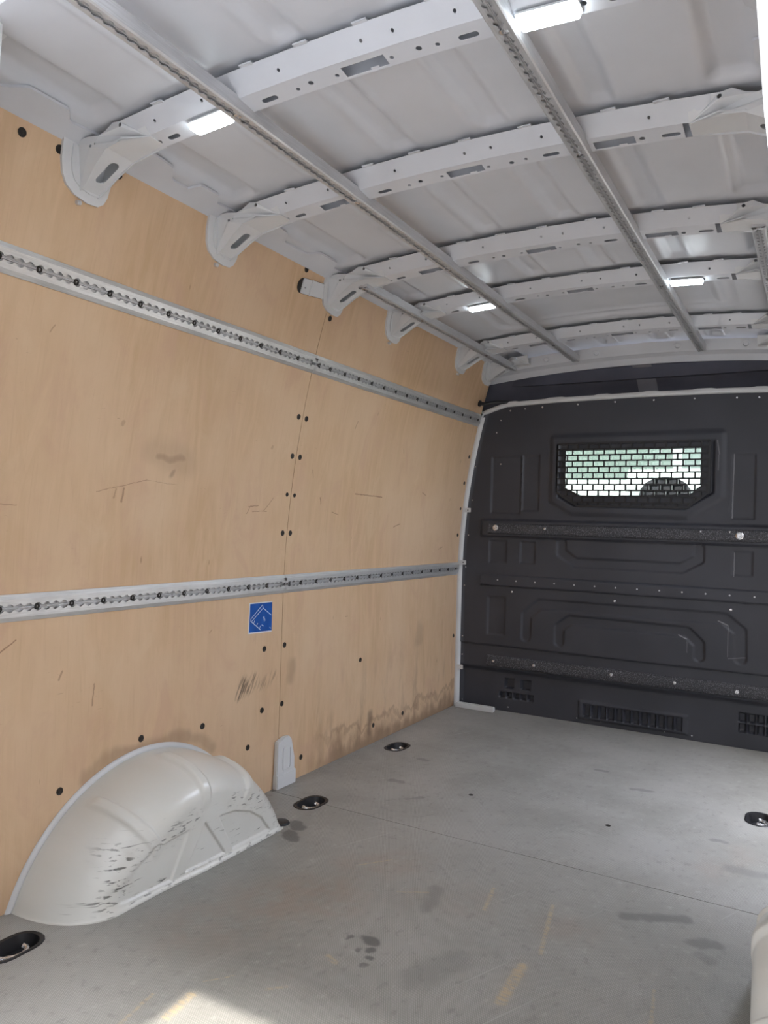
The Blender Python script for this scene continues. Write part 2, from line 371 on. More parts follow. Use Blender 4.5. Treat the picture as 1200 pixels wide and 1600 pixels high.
class MB:
    """collects shapes and links them as ONE mesh object (world coordinates)"""

    def __init__(s): s.v = []; s.f = []

    def add(s, vs, fs):
        k = len(s.v); s.v += [tuple(v) for v in vs]; s.f += [tuple(i + k for i in f) for f in fs]; return s

    def box(s, a, b):
        (x0, y0, z0), (x1, y1, z1) = a, b
        return s.add([(x0, y0, z0), (x1, y0, z0), (x1, y1, z0), (x0, y1, z0), (x0, y0, z1), (x1, y0, z1), (x1, y1, z1), (x0, y1, z1)],
                     [(0, 3, 2, 1), (4, 5, 6, 7), (0, 1, 5, 4), (1, 2, 6, 5), (2, 3, 7, 6), (3, 0, 4, 7)])

    def plate(s, loops, fn, t=0.003):
        """flat plate with holes: loops of (a,b); fn(a,b,d) -> xyz, d in (0,t)"""
        tri = tessellate_polygon([[Vector((a, b, 0)) for a, b in lp] for lp in loops])
        flat = [q for lp in loops for q in lp]; n = len(flat)
        vs = [fn(a, b, 0) for a, b in flat] + [fn(a, b, t) for a, b in flat]
        fs = [tuple(f) for f in tri] + [(f[2] + n, f[1] + n, f[0] + n) for f in tri]
        k = 0
        for lp in loops:
            m = len(lp)
            for i in range(m):
                j = (i + 1) % m; fs.append((k + i, k + j, n + k + j, n + k + i))
            k += m
        return s.add(vs, fs)

    def grid(s, pts, nu, nv, skip=None):
        fs = []
        for j in range(nv - 1):
            for i in range(nu - 1):
                if skip is not None and skip[j, i]: continue
                a = j * nu + i; fs.append((a, a + 1, a + nu + 1, a + nu))
        return s.add(pts, fs)

    def sweep(s, prof, path, closed=True, caps=True):
        """prof: list of fns? -> path: list of frames (o, u, v); prof 2D points"""
        n = len(prof); vs = []
        for o, u, v in path:
            for a, b in prof: vs.append(o + u * a + v * b)
        fs = []
        for k in range(len(path) - 1):
            for i in range(n if closed else n - 1):
                j = (i + 1) % n; fs.append((k * n + i, k * n + j, (k + 1) * n + j, (k + 1) * n + i))
        if caps and closed:
            fs.append(tuple(range(n - 1, -1, -1))); fs.append(tuple((len(path) - 1) * n + i for i in range(n)))
        return s.add(vs, fs)

    def tube(s, pts, r, n=8):
        pts = [Vector(p) for p in pts]; fr = []
        for i, p in enumerate(pts):
            d = (pts[min(i + 1, len(pts) - 1)] - pts[max(i - 1, 0)]).normalized()
            up = Vector((0, 0, 1)) if abs(d.z) < .9 else Vector((1, 0, 0))
            u = d.cross(up).normalized(); fr.append((p, u, u.cross(d)))
        return s.sweep([(r * math.cos(2 * math.pi * k / n), r * math.sin(2 * math.pi * k / n)) for k in range(n)], fr)

    def lathe(s, prof, o, axis, n=12):
        """prof: (radius, height along axis)"""
        o = Vector(o); ax = Vector(axis).normalized()
        u = ax.orthogonal().normalized(); v = ax.cross(u); vs = []
        for r, h in prof:
            for k in range(n):
                a = 2 * math.pi * k / n; vs.append(o + ax * h + (u * math.cos(a) + v * math.sin(a)) * r)
        fs = [(j * n + k, j * n + (k + 1) % n, (j + 1) * n + (k + 1) % n, (j + 1) * n + k) for j in range(len(prof) - 1) for k in range(n)]
        fs.append(tuple(range(n - 1, -1, -1))); fs.append(tuple((len(prof) - 1) * n + k for k in range(n)))
        return s.add(vs, fs)

    def build(s, name, mat, parent=None, angle=35, bevel=0):
        me = bpy.data.meshes.new(name); me.from_pydata([tuple(v) for v in s.v], [], s.f); me.update()
        bm = bmesh.new(); bm.from_mesh(me)
        bmesh.ops.remove_doubles(bm, verts=bm.verts, dist=1e-6)
        bmesh.ops.recalc_face_normals(bm, faces=bm.faces)
        if bevel:
            es = [e for e in bm.edges if len(e.link_faces) == 2 and e.calc_face_angle(0) > .6]
            bmesh.ops.bevel(bm, geom=es, offset=bevel, segments=2, affect='EDGES', clamp_overlap=True)
        bm.to_mesh(me); bm.free()
        return finish(me, name, mat, parent, angle)


def grid_obj(name, X, Y, Z, mat, parent=None, skip=None, angle=60):
    """numpy grid of points -> one smooth mesh"""
    nv, nu = X.shape
    me = bpy.data.meshes.new(name)
    idx = np.arange(nu * nv).reshape(nv, nu)
    q = np.stack([idx[:-1, :-1], idx[:-1, 1:], idx[1:, 1:], idx[1:, :-1]], -1).reshape(-1, 4)
    if skip is not None: q = q[~skip.reshape(-1)]
    me.vertices.add(nu * nv); me.vertices.foreach_set('co', np.stack([X, Y, Z], -1).reshape(-1).astype(np.float32))
    me.loops.add(q.size); me.loops.foreach_set('vertex_index', q.reshape(-1).astype(np.int32))
    me.polygons.add(len(q)); me.polygons.foreach_set('loop_start', (np.arange(len(q)) * 4).astype(np.int32))
    me.update(calc_edges=True); me.validate()
    return finish(me, name, mat, parent, angle)


def tag(o, label=None, cat=None, group=None, kind=None):
    if label: o['label'] = label
    if cat: o['category'] = cat
    if group: o['group'] = group
    if kind: o['kind'] = kind
    return o


def empty(name, loc):
    o = bpy.data.objects.new(name, None); COL.objects.link(o); o.empty_display_size = .1
    o['base'] = tuple(loc)
    return o


def struct(o, label=None, cat=None): return tag(o, label, cat, None, 'structure')


def copy_part(src, offset, parent):
    c = src.copy(); COL.objects.link(c); c.location = src.location + Vector(offset); c.parent = parent
    return c


def wx(z):
    """inner face of the left side lining at height z"""
    return -1.735 + .138 * max(z - .7, 0) ** 2


def wn_(z):
    """tangent (up) and normal (into the bay) of the left lining"""
    d = .276 * max(z - .7, 0); t = Vector((d, 0, 1)).normalized(); return t, Vector((1, 0, -d)).normalized()


def zr(x): return 1.940 - .045 * ((x - XC) / .75) ** 2


def mirror_x(x): return 2 * XC - x


def sm(a, b, t):
    t = np.clip((t - a) / (b - a), 0, 1); return t * t * (3 - 2 * t)


def oval(cx, cy, lx, ly, n=6):
    """stadium outline, lx, ly full sizes"""
    r = min(lx, ly) / 2; out = []
    if lx >= ly:
        c = lx / 2 - r; cs = [(cx + c, -90), (cx - c, 90)]
        for xx, a0 in cs: out += [(xx + r * math.cos(math.radians(a0 + 180 * k / n)), cy + r * math.sin(math.radians(a0 + 180 * k / n))) for k in range(n + 1)]
    else:
        c = ly / 2 - r; cs = [(cy + c, 0), (cy - c, 180)]
        for yy, a0 in cs: out += [(cx + r * math.cos(math.radians(a0 + 180 * k / n)), yy + r * math.sin(math.radians(a0 + 180 * k / n))) for k in range(n + 1)]
    return out


def rrect(x0, y0, x1, y1, r, n=4):
    out = []
    for cx, cy, a0 in ((x1 - r, y0 + r, -90), (x1 - r, y1 - r, 0), (x0 + r, y1 - r, 90), (x0 + r, y0 + r, 180)):
        out += [(cx + r * math.cos(math.radians(a0 + 90 * k / n)), cy + r * math.sin(math.radians(a0 + 90 * k / n))) for k in range(n + 1)]
    return out


def circ(cx, cy, r, n=10): return [(cx + r * math.cos(2 * math.pi * k / n), cy + r * math.sin(2 * math.pi * k / n)) for k in range(n)]


Y_REAR, Y_FRONT, Y_SEAM = 0.90, 3.87, 2.282

# ================================================================== SETTING
# ---- ground outside
struct(MB().box((-40, -30, -.80), (40, 60, -.62)).build('ground', 'ground', None, None), 'pale concrete ground outside around the van', 'ground')

# ---- floor boards with openings for the lashing rings
RINGS = [(-1.588, 1.110), (-1.541, 2.228), (-1.616, 3.000), (mirror_x(-1.425), 2.985)]
floor = struct(empty('floor', (XC, 2.4, 0)), 'worn grey anti-slip plywood load floor', 'floor')
for (y0, y1) in ((Y_REAR - .10, 2.2402), (2.2432, 3.93)):
    bot_, top_ = [], []; loops = [None]
    for rx, ry in RINGS:
        ov = oval(rx, ry, .080, .132, 8)
        lo, hi = min(q[1] for q in ov), max(q[1] for q in ov)
        if y0 < lo and hi < y1: loops.append(ov[::-1])
        elif lo < y1 < hi or lo < y0 < hi:          # ring sits across the joint: notch in the edge
            ye = y1 if lo < y1 < hi else y0
            pts_ = [q for q in ov if (q[1] < ye) == (ye == y1)]
            xs_ = [rx - .040, rx + .040]
            nb = [(xs_[0], ye)] + sorted(pts_, key=lambda q: math.atan2(-(q[0] - rx), abs(q[1] - ye) + .002) * -1) + [(xs_[1], ye)]
            if ye == y1: top_ += nb[::-1]
            else: bot_ += nb
    loops[0] = [(-1.745, y0)] + bot_ + [(mirror_x(-1.745), y0), (mirror_x(-1.745), y1)] + top_ + [(-1.745, y1)]
    MB().plate(loops, lambda a, b, d: (a, b, -d), .012).build('floor_board', 'floor', floor, 30)
MB().box((-1.80, Y_REAR - .11, -.075), (mirror_x(-1.80), 4.05, -.055)).build('underfloor', 'black', floor, None)
MB().box((-1.80, Y_REAR - .115, -.62), (mirror_x(-1.80), Y_REAR - .10, -.002)).build('rear_sill', 'body', floor, None)
for sx, sy in ((-1.098, 2.628), (-.595, 2.625)):
    MB().lathe([(.009, -.004), (.009, .0006), (.006, .0012), (.0055, .0005)], (sx, sy, 0), (0, 0, 1), 12).build('floor_screw', 'hole', floor)

# ---- left wall: two curved plywood panels
HOLES = [(1.036, 1.848), (1.131, 1.852), (1.301, 1.862), (1.638, 1.872), (1.807, 1.868), (2.108, 1.870), (2.277 + .035, 1.754), (2.687, 1.865), (3.39, 1.862),
         (2.257, 1.385), (2.306, 1.384), (2.258, 1.240), (2.306, 1.240), (2.258, 1.097), (2.304, 1.096), (2.255, .953), (2.302, .953), (2.18, .531), (2.300, .531), (2.177, .309), (2.295, .311),
         (1.871, .318), (1.611, .338), (1.335, .262), (1.155, .078), (2.104, .192), (2.428, .077), (2.854, .396), (2.984, .081), (3.265, .079),
         (3.84, 1.381), (3.838, 1.235), (3.838, 1.094), (3.838, .948), (3.838, .39)]


def wallpanel(y0, y1, left, mat, parent, ztop=1.887, zbot=.0005):
    zs = np.linspace(zbot, ztop, 40); b = MB(); n = len(zs)
    f = (lambda x: x) if left else mirror_x
    vs = []
    for d in (0, -.012):
        for yy in (y0, y1):
            for z in zs:
                t, nn = wn_(z); q = Vector((wx(z), yy, z)) + nn * d; vs.append((f(q.x), q.y, max(q.z, 0.0003)))
    fs = []
    for i in range(n - 1):
        fs += [(i, n + i, n + i + 1, i + 1), (2 * n + i, 2 * n + i + 1, 3 * n + i + 1, 3 * n + i), (i, i + 1, 2 * n + i + 1, 2 * n + i), (n + i, 3 * n + i, 3 * n + i + 1, n + i + 1)]
    fs += [(0, 2 * n, 3 * n, n), (n - 1, 2 * n - 1, 4 * n - 1, 3 * n - 1)]
    return b.add(vs, fs).build('plywood_panel', mat, parent, 40)


wl_ = struct(empty('wall_left', (-1.74, 2.4, 0)), 'worn birch plywood side lining in two panels', 'wall')
pan = [wallpanel(Y_REAR + .02, Y_SEAM - .0014, True, 'ply', wl_), wallpanel(Y_SEAM + .0014, 3.868, True, 'ply', wl_)]
scr = None
for hy, hz in HOLES:
    t, nn = wn_(hz); o = Vector((wx(hz), hy, hz)); par = pan[0] if hy < Y_SEAM else pan[1]
    r = .0105 if not (1.05 < hz < 1.1) else .008
    MB().lathe([(r, -.003), (r, .0010), (r * .84, .0016), (r * .70, .0006), (r * .35, .0004), (r * .30, .0010), (r * .1, .0010)], o, nn, 14).build('screw', 'hole', par)

# ---- right wall with the open sliding-door gap
wr_ = struct(empty('wall_right', (mirror_x(-1.74), 2.4, 0)), 'plywood lining of the right side by the side door gap', 'wall')
wallpanel(Y_REAR + .02, 2.32, False, 'ply_r', wr_); wallpanel(3.64, 3.868, False, 'ply_r', wr_)
DOOR0, DOOR1, DOORZ = 2.32, 3.64, 1.76

# upper lining piece over the side door
b = MB(); zs = np.linspace(DOORZ, 1.887, 8)
b.grid([(mirror_x(wx(z)), yy, z) for z in zs for yy in (2.32, 3.64)], 2, 8).build('door_header', 'body', wr_)

# ---- outer body skin, keeps the daylight out
for side, nm in ((-1, 'wall_outer_left'), (1, 'wall_outer_right')):
    f = (lambda x: x) if side < 0 else mirror_x
    b = MB(); prof = [(-1.83, -.35), (-1.86, .3), (-1.85, .9), (-1.78, 1.45), (-1.66, 1.93), (-1.55, 2.01), (-1.3, 2.04), (XC, 2.055)]
    segs_ = [(Y_REAR - .08, 4.15)] if side < 0 else [(Y_REAR - .08, DOOR0), (DOOR1, 4.15)]
    for y0, y1 in segs_:
        b.grid([(f(x), yy, z) for x, z in prof for yy in (y0, y1)], 2, len(prof))
    if side > 0:
        pr2 = [(-1.735, DOORZ)] + prof[4:]
        b.grid([(f(x), yy, z) for x, z in pr2 for yy in (DOOR0, DOOR1)], 2, len(pr2))
        for yy in (DOOR0, DOOR1):
            b.box((f(-1.85), yy - .012, -.3), (f(-1.70), yy + .012, DOORZ + .1))
    struct(b.build(nm, 'vanwhite'), 'white outer skin of the van body', 'wall')

# ---- roof skin with pressed swages
BOWS = [(1.165, 1.250), (1.645, 1.737), (2.232, 2.335), (2.700, 2.793), (3.388, 3.490)]
xs = np.arange(-1.615, mirror_x(-1.615) + .001, .0075); ys = np.arange(Y_REAR - .085, 3.99, .0115)
Xg, Yg = np.meshgrid(xs, ys)
Zg = 1.940 - .045 * ((Xg - XC) / .75) ** 2
bays = [(Y_REAR - .3, 1.165), (1.250, 1.645), (1.737, 2.232), (2.335, 2.700), (2.793, 3.388), (3.490, 3.84)]
for bi, (a, c) in enumerate(bays):
    if bi == 4:
        continue
    ym = sm(a + .035, a + .075, Yg) * (1 - sm(c - .030, c - .004, Yg))
    for dx in (-.365, -.122, .122, .365):
        d = np.abs(Xg - XC - dx)
        Zg = Zg + .013 * ym * (1 - sm(.018, .036, d)) - .004 * ym * np.exp(-((d - .045) / .008) ** 2)
    for dx in (-.63, .63):
        d = np.abs(Xg - XC - dx)
        Zg = Zg + .022 * ym * (1 - sm(.022, .060, d))
# big rounded pressing in the fifth bay
a, c = bays[4]
dx = np.abs(Xg - XC) - .43; dy = np.abs(Yg - (a + c) / 2) - .17
rr = np.hypot(np.maximum(dx, 0), np.maximum(dy, 0)) + np.minimum(np.maximum(dx, dy), 0) - .07
Zg = Zg + .012 * (1 - sm(-.012, .012, rr)) - .010 * np.exp(-((rr + .055) / .014) ** 2)
ceiling = struct(grid_obj('ceiling', Xg, Yg, Zg, 'roof'), 'pale grey painted roof skin with pressed grooves', 'ceiling')

# ---- longitudinal cant rails, wavy inner edge
for side in (-1, 1):
    f = (lambda x: x) if side < 0 else mirror_x
    yy = np.arange(Y_REAR - .02, 3.90, .012); rows = []
    bw = [b_[1] for b_ in BOWS]
    ein = []
    for y in yy:
        k = min(range(len(bw)), key=lambda i: abs(bw[i] - y)); dd = y - bw[k]
        e = -1.500 + .040 * float(sm(.03, .06, dd) * (1 - sm(.14, .19, dd))) + .038 * float(sm(-.30, -.26, dd) * (1 - sm(-.17, -.13, dd))) + .012 * float(sm(-.20, -.05, -abs(dd)))
        ein.append(e)
    P = []
    for y, e in zip(yy, ein):
        P.append([(f(-1.560), y, 1.868), (f(-1.538), y, 1.876), (f(-1.520), y, 1.886), (f(e), y, 1.893 + (e + 1.5) * .15), (f(e), y, 1.899 + (e + 1.5) * .15), (f(-1.545), y, 1.905)])
    b = MB().grid([q for r in P for q in r], 6, len(P))
    b.build('cant_rail', 'roof', ceiling, 40)

# ---- rear frame of the load opening (the camera looks in past it)
H = [(.790, -.05), (.785, .6), (.765, 1.15), (.746, 1.34), (.737, 1.42), (.729, 1.52), (.720, 1.64), (.700, 1.78), (.67, 1.86), (.62, 1.91), (.54, 1.928)]
bf = MB()
for s_ in (-1, 1):
    bf.plate([[(XC + s_ * h, z) for h, z in H] + [(XC, 1.938), (XC, 2.06), (XC + s_ * .75, 2.02), (XC + s_ * .87, 1.93), (XC + s_ * .99, 1.45), (XC + s_ * 1.06, .9), (XC + s_ * 1.06, -.05)]],
             lambda a, b_, d: (a, Y_REAR - .02 - d, b_), .06)
struct(bf.build('trim_1', 'body', None, 35, .004), 'white painted frame of the rear door opening', 'trim')

# ---- rear doors, swung open back; the unseen right one added to block light
for s_, nm in ((-1, 'left'), (1, 'right')):
    dr = tag(empty('rear_door', (XC + s_ * .66, .45, 0)), 'open rear door, its white edge just showing at the %s edge of the view' % nm if s_ < 0 else 'unseen open rear door added outside the right edge of the view to block light', 'door', 'open rear doors')
    xi = -1.345 if s_ < 0 else mirror_x(-1.345) + .32
    bd = MB()
    for y0_, y1_ in ((.06, .848),):
        bd.plate([[(y0_, -.03), (y1_, -.03), (y1_, 1.955), (y0_ + .08, 1.955), (y0_, 1.80)]], lambda a, z, d: (xi + (z - 1.77) * .085 * (1 if z > 1.5 else .3) * -s_ + s_ * d, a, z), .20 if s_ < 0 else .07)
    bd.build('door_panel', 'body', dr, 35, .012)
    MB().box((min(xi, xi + s_ * .13) + (0 if s_ < 0 else .075), .10, .05), (max(xi, xi + s_ * .13) - (.075 if s_ < 0 else 0), .82, 1.05)).build('door_skin', 'vanwhite', dr, 30, .01)

# ---- tall unseen wall added behind the van to cut the rear sky light
struct(MB().box((-14, -2.8, -.62), (9, -2.4, 13.0)).build('wall_rear_blocker', 'wallgrey', None, None), 'unseen grey wall added behind the van to block sky light', 'wall')

struct(MB().box((1.45, -2.4, -.62), (1.70, 7.5, 1.80)).build('wall_side_blocker', 'wallgrey', None, None), 'unseen grey wall added alongside the van to block low sky light', 'wall')  # unseen, added so only high sky light enters the side door

# ================================================================== ROOF BOWS
ROUND = [(-1.33, .006), (-1.352, .005), (-.939, .0045), (-.904, .006), (-.843, .0045), (-.718, .0045), (-.659, .006), (-.622, .0045), (-.352, .0065), (-.242, .005), (-.205, .007)]
OBL = [(-1.287, .034), (-1.012, .040), (-.560, .040), (-.291, .040)]
RECT = [(-1.212, -1.125), (-.826, -.730), (-.458, -.367)]
SMALL = [-1.30, -1.16, -.954, -.76, -.692, -.567, -.329, -.238]
LIGHT_X = {0: True, 3: True}
BOW_NAMES = ['first', 'second', 'third', 'fourth', 'fifth']
BX0, BX1 = -1.375, mirror_x(-1.375)


def bow_holes(i, y0, y1):
    yc = y1 - .020
    hs = []
    for x, r in ROUND: hs.append((x - r, x + r, circ(x, yc + random.uniform(-.003, .005), r, 10)))
    for x, l in OBL: hs.append((x - l / 2, x + l / 2, oval(x, yc + .002, l, .013, 5)))
    for k, (a, c) in enumerate(RECT):
        if i in LIGHT_X and k in (0, 2): continue
        m = (a + c) / 2 + .012
        hs.append((a, c, [(a, yc - .014), (c, yc - .014), (c, yc + .014), (m + .014, yc + .014), (m + .014, yc + .009), (m - .004, yc + .009), (m - .004, yc + .014), (a, yc + .014)]))
    return sorted(hs, key=lambda q: q[0])


def end_bracket(parent, y0, ym, y1, side, stud):
    """gusset plate, diagonal brace with slot and rounded foot on the lining"""
    f = (lambda x: x) if side < 0 else mirror_x
    g = MB(); ya = y0 + .003; yb = y1 + .004
    fp = [(-1.558, 1.884), (-1.500, 1.886), (-1.462, 1.880), (-1.440, 1.886), (-1.415, 1.900), (-1.395, zr(-1.395) - .014), (-1.330, zr(-1.33) - .0145),
          (-1.330, zr(-1.33) - .054), (-1.390, 1.853), (-1.440, 1.845), (-1.490, 1.822), (-1.535, 1.796), (-1.576, 1.780)]

    def tap(z): return .036 * min(max((1.850 - z) / .070, 0), 1)

    def front(a, z, d):
        v = min(max((zr(a) - .016 - z) / .036, 0), 1) * float(sm(-1.40, -1.335, a))
        return (f(a), y0 + .0015 + (ym - y0) * v + tap(z) + d, z)
    g.plate([fp, circ(-1.392, 1.889, .005, 8)[::-1], circ(-1.490, 1.862, .004, 8)[::-1], circ(-1.475, 1.864, .0025, 6)[::-1]], front, .002)
    path = [(-1.330, zr(-1.33) - .054), (-1.390, 1.857), (-1.440, 1.849), (-1.490, 1.827), (-1.535, 1.801), (-1.580, 1.780)]
    L = [0]
    for p, q in zip(path[:-1], path[1:]): L.append(L[-1] + math.hypot(q[0] - p[0], q[1] - p[1]))

    def brace(s_, y, d):
        s_ = min(max(s_, 0), L[-1])
        k = max(j for j in range(len(L) - 1) if L[j] <= s_ + 1e-9) if s_ < L[-1] else len(L) - 2
        u = (s_ - L[k]) / (L[k + 1] - L[k]); x = path[k][0] * (1 - u) + path[k + 1][0] * u; z = path[k][1] * (1 - u) + path[k + 1][1] * u
        return (f(x), y, z + d)

    def strip(nodes, hole=None):
        g.plate([[(s_, ya - .001 + tap(brace(s_, 0, 0)[2])) for s_ in nodes] + [(s_, yb) for s_ in nodes[::-1]]] + ([hole] if hole else []), brace, .003)
    g.plate([[(0, ym), (L[1], ya), (L[2], ya), (L[2], yb), (L[1], yb), (0, yb)]], brace, .003)
    strip([L[2], L[3], L[4], L[4] + .012], oval((L[2] + L[4]) / 2 + .010, (ya + yb) / 2 + .012, .074, .026, 6)[::-1])
    strip([L[4] + .012, L[-1]])
    g.plate([fp], lambda a, z, d: (f(a), yb - .001 - d, z), .002)
    ft = [(-.120, 1.880), (-.114, 1.838), (-.104, 1.809), (-.088, 1.788), (-.062, 1.774), (-.022, 1.767), (.008, 1.769), (.022, 1.780), (.029, 1.798), (.031, 1.825), (.031, 1.880)]

    def foot(a, z, d):
        t, nn = wn_(z); q = Vector((wx(z), y1 + a, z)) + nn * d; return (f(q.x), q.y, q.z)
    ft2 = []
    for p, q in zip(ft, ft[1:] + ft[:1]):
        m = 1 if abs(p[1] - q[1]) < .03 else 4
        ft2 += [(p[0] + (q[0] - p[0]) * k / m, p[1] + (q[1] - p[1]) * k / m) for k in range(m)]
    g.plate([ft2], foot, .008)
    inner = [((a + .040) * .74 - .036, (z - 1.88) * .78 + 1.876) for a, z in ft]
    g.plate([inner], lambda a, z, d: foot(a, z, d + .007), .005)
    br = g.build('end_bracket', 'body', parent, None)
    if stud:
        t, nn = wn_(1.757); o = Vector((wx(1.757), y1 - .045, 1.757))
        MB().lathe([(.006, 0), (.006, .012), (.004, .014)], (f(o.x), o.y, o.z + .004), (nn.x * -side, 0, nn.z), 10).build('foot_stud', 'galv', br)


for i, (y0, y1) in enumerate(BOWS):
    bow = tag(empty('roof_bow', (XC, (y0 + y1) / 2, 1.88)),
              ['pale roof cross beam nearest the rear opening, with two lit lamps', 'second pale roof cross beam from the rear, over the wheel arch', 'third roof cross beam from the rear, where the short side rails begin',
               'fourth roof cross beam from the rear, carrying the two far lamps', 'fifth roof cross beam from the rear, last one before the bulkhead'][i], 'roof beam', 'roof cross beams')
    ym = y0 + .42 * (y1 - y0); b = MB()
    # (a) sloping near face with small holes
    hs = sorted([(x - .004, x + .004, circ(x, .5 + .1 * math.sin(x * 40), .06 * .7, 8), x) for x in SMALL], key=lambda q: q[0])

    def near(a, v, d):
        y = y0 + (ym - y0) * v; z = zr(a) - .016 - .034 * v
        return (a, y + d * .6, z + d)
    # split into strips along x so that the bow follows the roof arch
    cuts = sorted(set([BX0, BX1] + [round(BX0 + (BX1 - BX0) * k / 30, 4) for k in range(31)]))
    cuts = [c_ for c_ in cuts if all(abs(c_ - x) > .007 for x in SMALL)]
    for c0, c1 in zip(cuts[:-1], cuts[1:]):
        lp = [[(c0, 0), (c1, 0), (c1, 1), (c0, 1)]]
        for x in SMALL:
            if c0 < x < c1: lp.append([(x + .0035 * math.cos(2 * math.pi * k / 8), .55 + .08 * math.sin(2 * math.pi * k / 8)) for k in range(8)])
        b.plate(lp, near, .0012)
    # (b) bottom face with round, oblong and rectangular openings
    hb = bow_holes(i, y0, y1)
    cuts = [BX0 + (BX1 - BX0) * k / 40 for k in range(41)]
    cuts = [c_ for c_ in cuts if all(not (h[0] - .003 < c_ < h[1] + .003) for h in hb)]

    def bot(a, v, d): return (a, v, zr(a) - .050 - .005 * (v - ym) / (y1 - ym) + d)
    for c0, c1 in zip(cuts[:-1], cuts[1:]):
        lp = [[(c0, ym), (c1, ym), (c1, y1), (c0, y1)]] + [h[2][::-1] for h in hb if c0 < h[0] and h[1] < c1]
        b.plate(lp, bot, .0012)
    for tx in (-1.27, -1.02, -.885, -.75, -.60, -.41, -.30):
        b.box((tx - .016, y0 - .007, zr(tx) - .0165), (tx + .016, y0 + .004, zr(tx) - .0135))
    # (c) far flange up to the roof
    n = 40; pts = []
    for k in range(n + 1):
        x = BX0 + (BX1 - BX0) * k / n; pts += [(x, y1, zr(x) - .055), (x, y1 + .004, zr(x) - .050), (x, y1 + .006, zr(x) - .006)]
    b.grid(pts, 3, n + 1)
    b.build('beam', 'roof', bow, None)
    for side in (-1, 1): end_bracket(bow, y0, ym, y1, side, i != 2)

# ---- front header over the bulkhead

hb_ = MB(); n = 40; pts = []
for k in range(n + 1):
    x = -1.62 + (mirror_x(-1.62) + 1.62) * k / n
    tab = -.008 if math.sin(x * 24) > .5 else 0
    pts += [(x, 3.835 + tab, zr(x) - .014), (x, 3.868, zr(x) - .060), (x, 3.905, zr(x) - .072), (x, 3.925, zr(x) - .100), (x, 3.935, zr(x) - .098), (x, 3.94, zr(x) - .02)]
hb_.grid(pts, 6, n + 1)
header = struct(hb_.build('trim_2', 'roof', None, 30), 'pale roof header above the dark bulkhead', 'trim')
for side in (-1, 1): end_bracket(header, 3.775, 3.805, 3.835, side, False)
for x in (-1.25, -.99, -.60, -.30):
    MB().lathe([(.016, 0), (.018, .004), (.012, .006), (.010, .002)], (x, 3.850, zr(x) - .036), (0, -.8, -.6), 14).build('grommet', 'roof', header)

# ================================================================== RAILS
PIT = .0259


def scallop_strip(b, y0, y1, sgn, w_out, fn, half=.0048, rad=.0108, d0=.0082, th=.0030):
    """one lip of an airline track: straight outer edge, scalloped inner edge"""
    k0 = math.ceil(y0 / PIT); ys_ = []
    y = y0
    ev = [(y0, half)]
    for k in range(k0, int(y1 / PIT) + 1):
        c_ = k * PIT
        a = math.sqrt(rad * rad - half * half)
        if c_ - a < y0 + .001 or c_ + a > y1 - .001: continue
        for q in range(7):
            th_ = math.pi - q * math.pi / 6
            yy = c_ + a * math.cos(th_); ev.append((yy, max(half, math.sqrt(max(rad * rad - (yy - c_) ** 2, 0)))))
    ev.append((y1, half))
    vs = []
    for yy, h in ev:
        vs += [fn(yy, sgn * w_out, d0), fn(yy, sgn * h, d0), fn(yy, sgn * h, d0 - th)]
    n = len(ev); fs = []
    for k in range(n - 1):
        a_ = 3 * k; c_ = 3 * (k + 1)
        fs += [(a_, a_ + 1, c_ + 1, c_), (a_ + 1, a_ + 2, c_ + 2, c_ + 1)]
    b.add(vs, fs)


def wall_rail(zc, y0, y1, label, endbolt):
    root = tag(empty('lash_rail', (wx(zc), (y0 + y1) / 2, zc)), label, 'rail', 'aluminium lash rails on the left wall')
    t, nn = wn_(zc); o = Vector((wx(zc), 0, zc)) + nn * .0012
    fn = lambda y, u, d: tuple(o + Vector((0, y, 0)) + t * u + nn * d)
    b = MB()
    for s_ in (-1, 1):
        scallop_strip(b, y0, y1, s_, .0225, fn)
        b.add([fn(yy, s_ * u, d) for yy in (y0, y1) for u, d in ((.0225, .0082), (.0340, .0022), (.0345, 0), (.002, 0))], [(0, 1, 5, 4), (1, 2, 6, 5), (2, 3, 7, 6)])
    b.build('track', 'alu', root, 25)
    c = MB()
    c.add([fn(yy, u, d) for yy in (y0, y1) for u, d in ((-.021, .0004), (-.0030, .0004), (-.0022, .0050), (-.0010, .0050), (-.0006, .0030), (.0006, .0030), (.0010, .0050), (.0022, .0050), (.0030, .0004), (.021, .0004))],
          [(i, i + 1, i + 11, i + 10) for i in range(9)])
    ch_ = c.build('channel', 'alu_in', root, 25)
    yb_ = math.ceil((y0 + .02) / (4 * PIT)) * 4 * PIT
    src = None
    while yb_ < y1 - .015:
        q = Vector(fn(yb_, 0, .0026))
        if src is None:
            src = MB().lathe([(.0078, 0), (.0078, .0026), (.0066, .0036), (.0032, .0036), (.003, .0018)], q, nn, 10).build('bolt', 'hole', ch_); q0 = q
        else: copy_part(src, q - q0, ch_)
        yb_ += 4 * PIT
    e = MB()
    ye = y1 - .012 if endbolt < 0 else y0 + .018
    for s_ in (-1, 1):
        e.add([fn(ye + a, u, .0075) for a, u in ((-.011, -.0075), (.011, -.0075), (.011, .0075), (-.011, .0075))], [(0, 1, 2, 3)]) if s_ > 0 else None
    e.plate([[(ye - .011, -.0075), (ye + .011, -.0075), (ye + .011, .0075), (ye - .011, .0075)], circ(ye, 0, .003, 8)[::-1]], lambda a, u, d: fn(a, u, .0055 + d), .002)
    e.build('end_stop', 'steel', root)
    return root


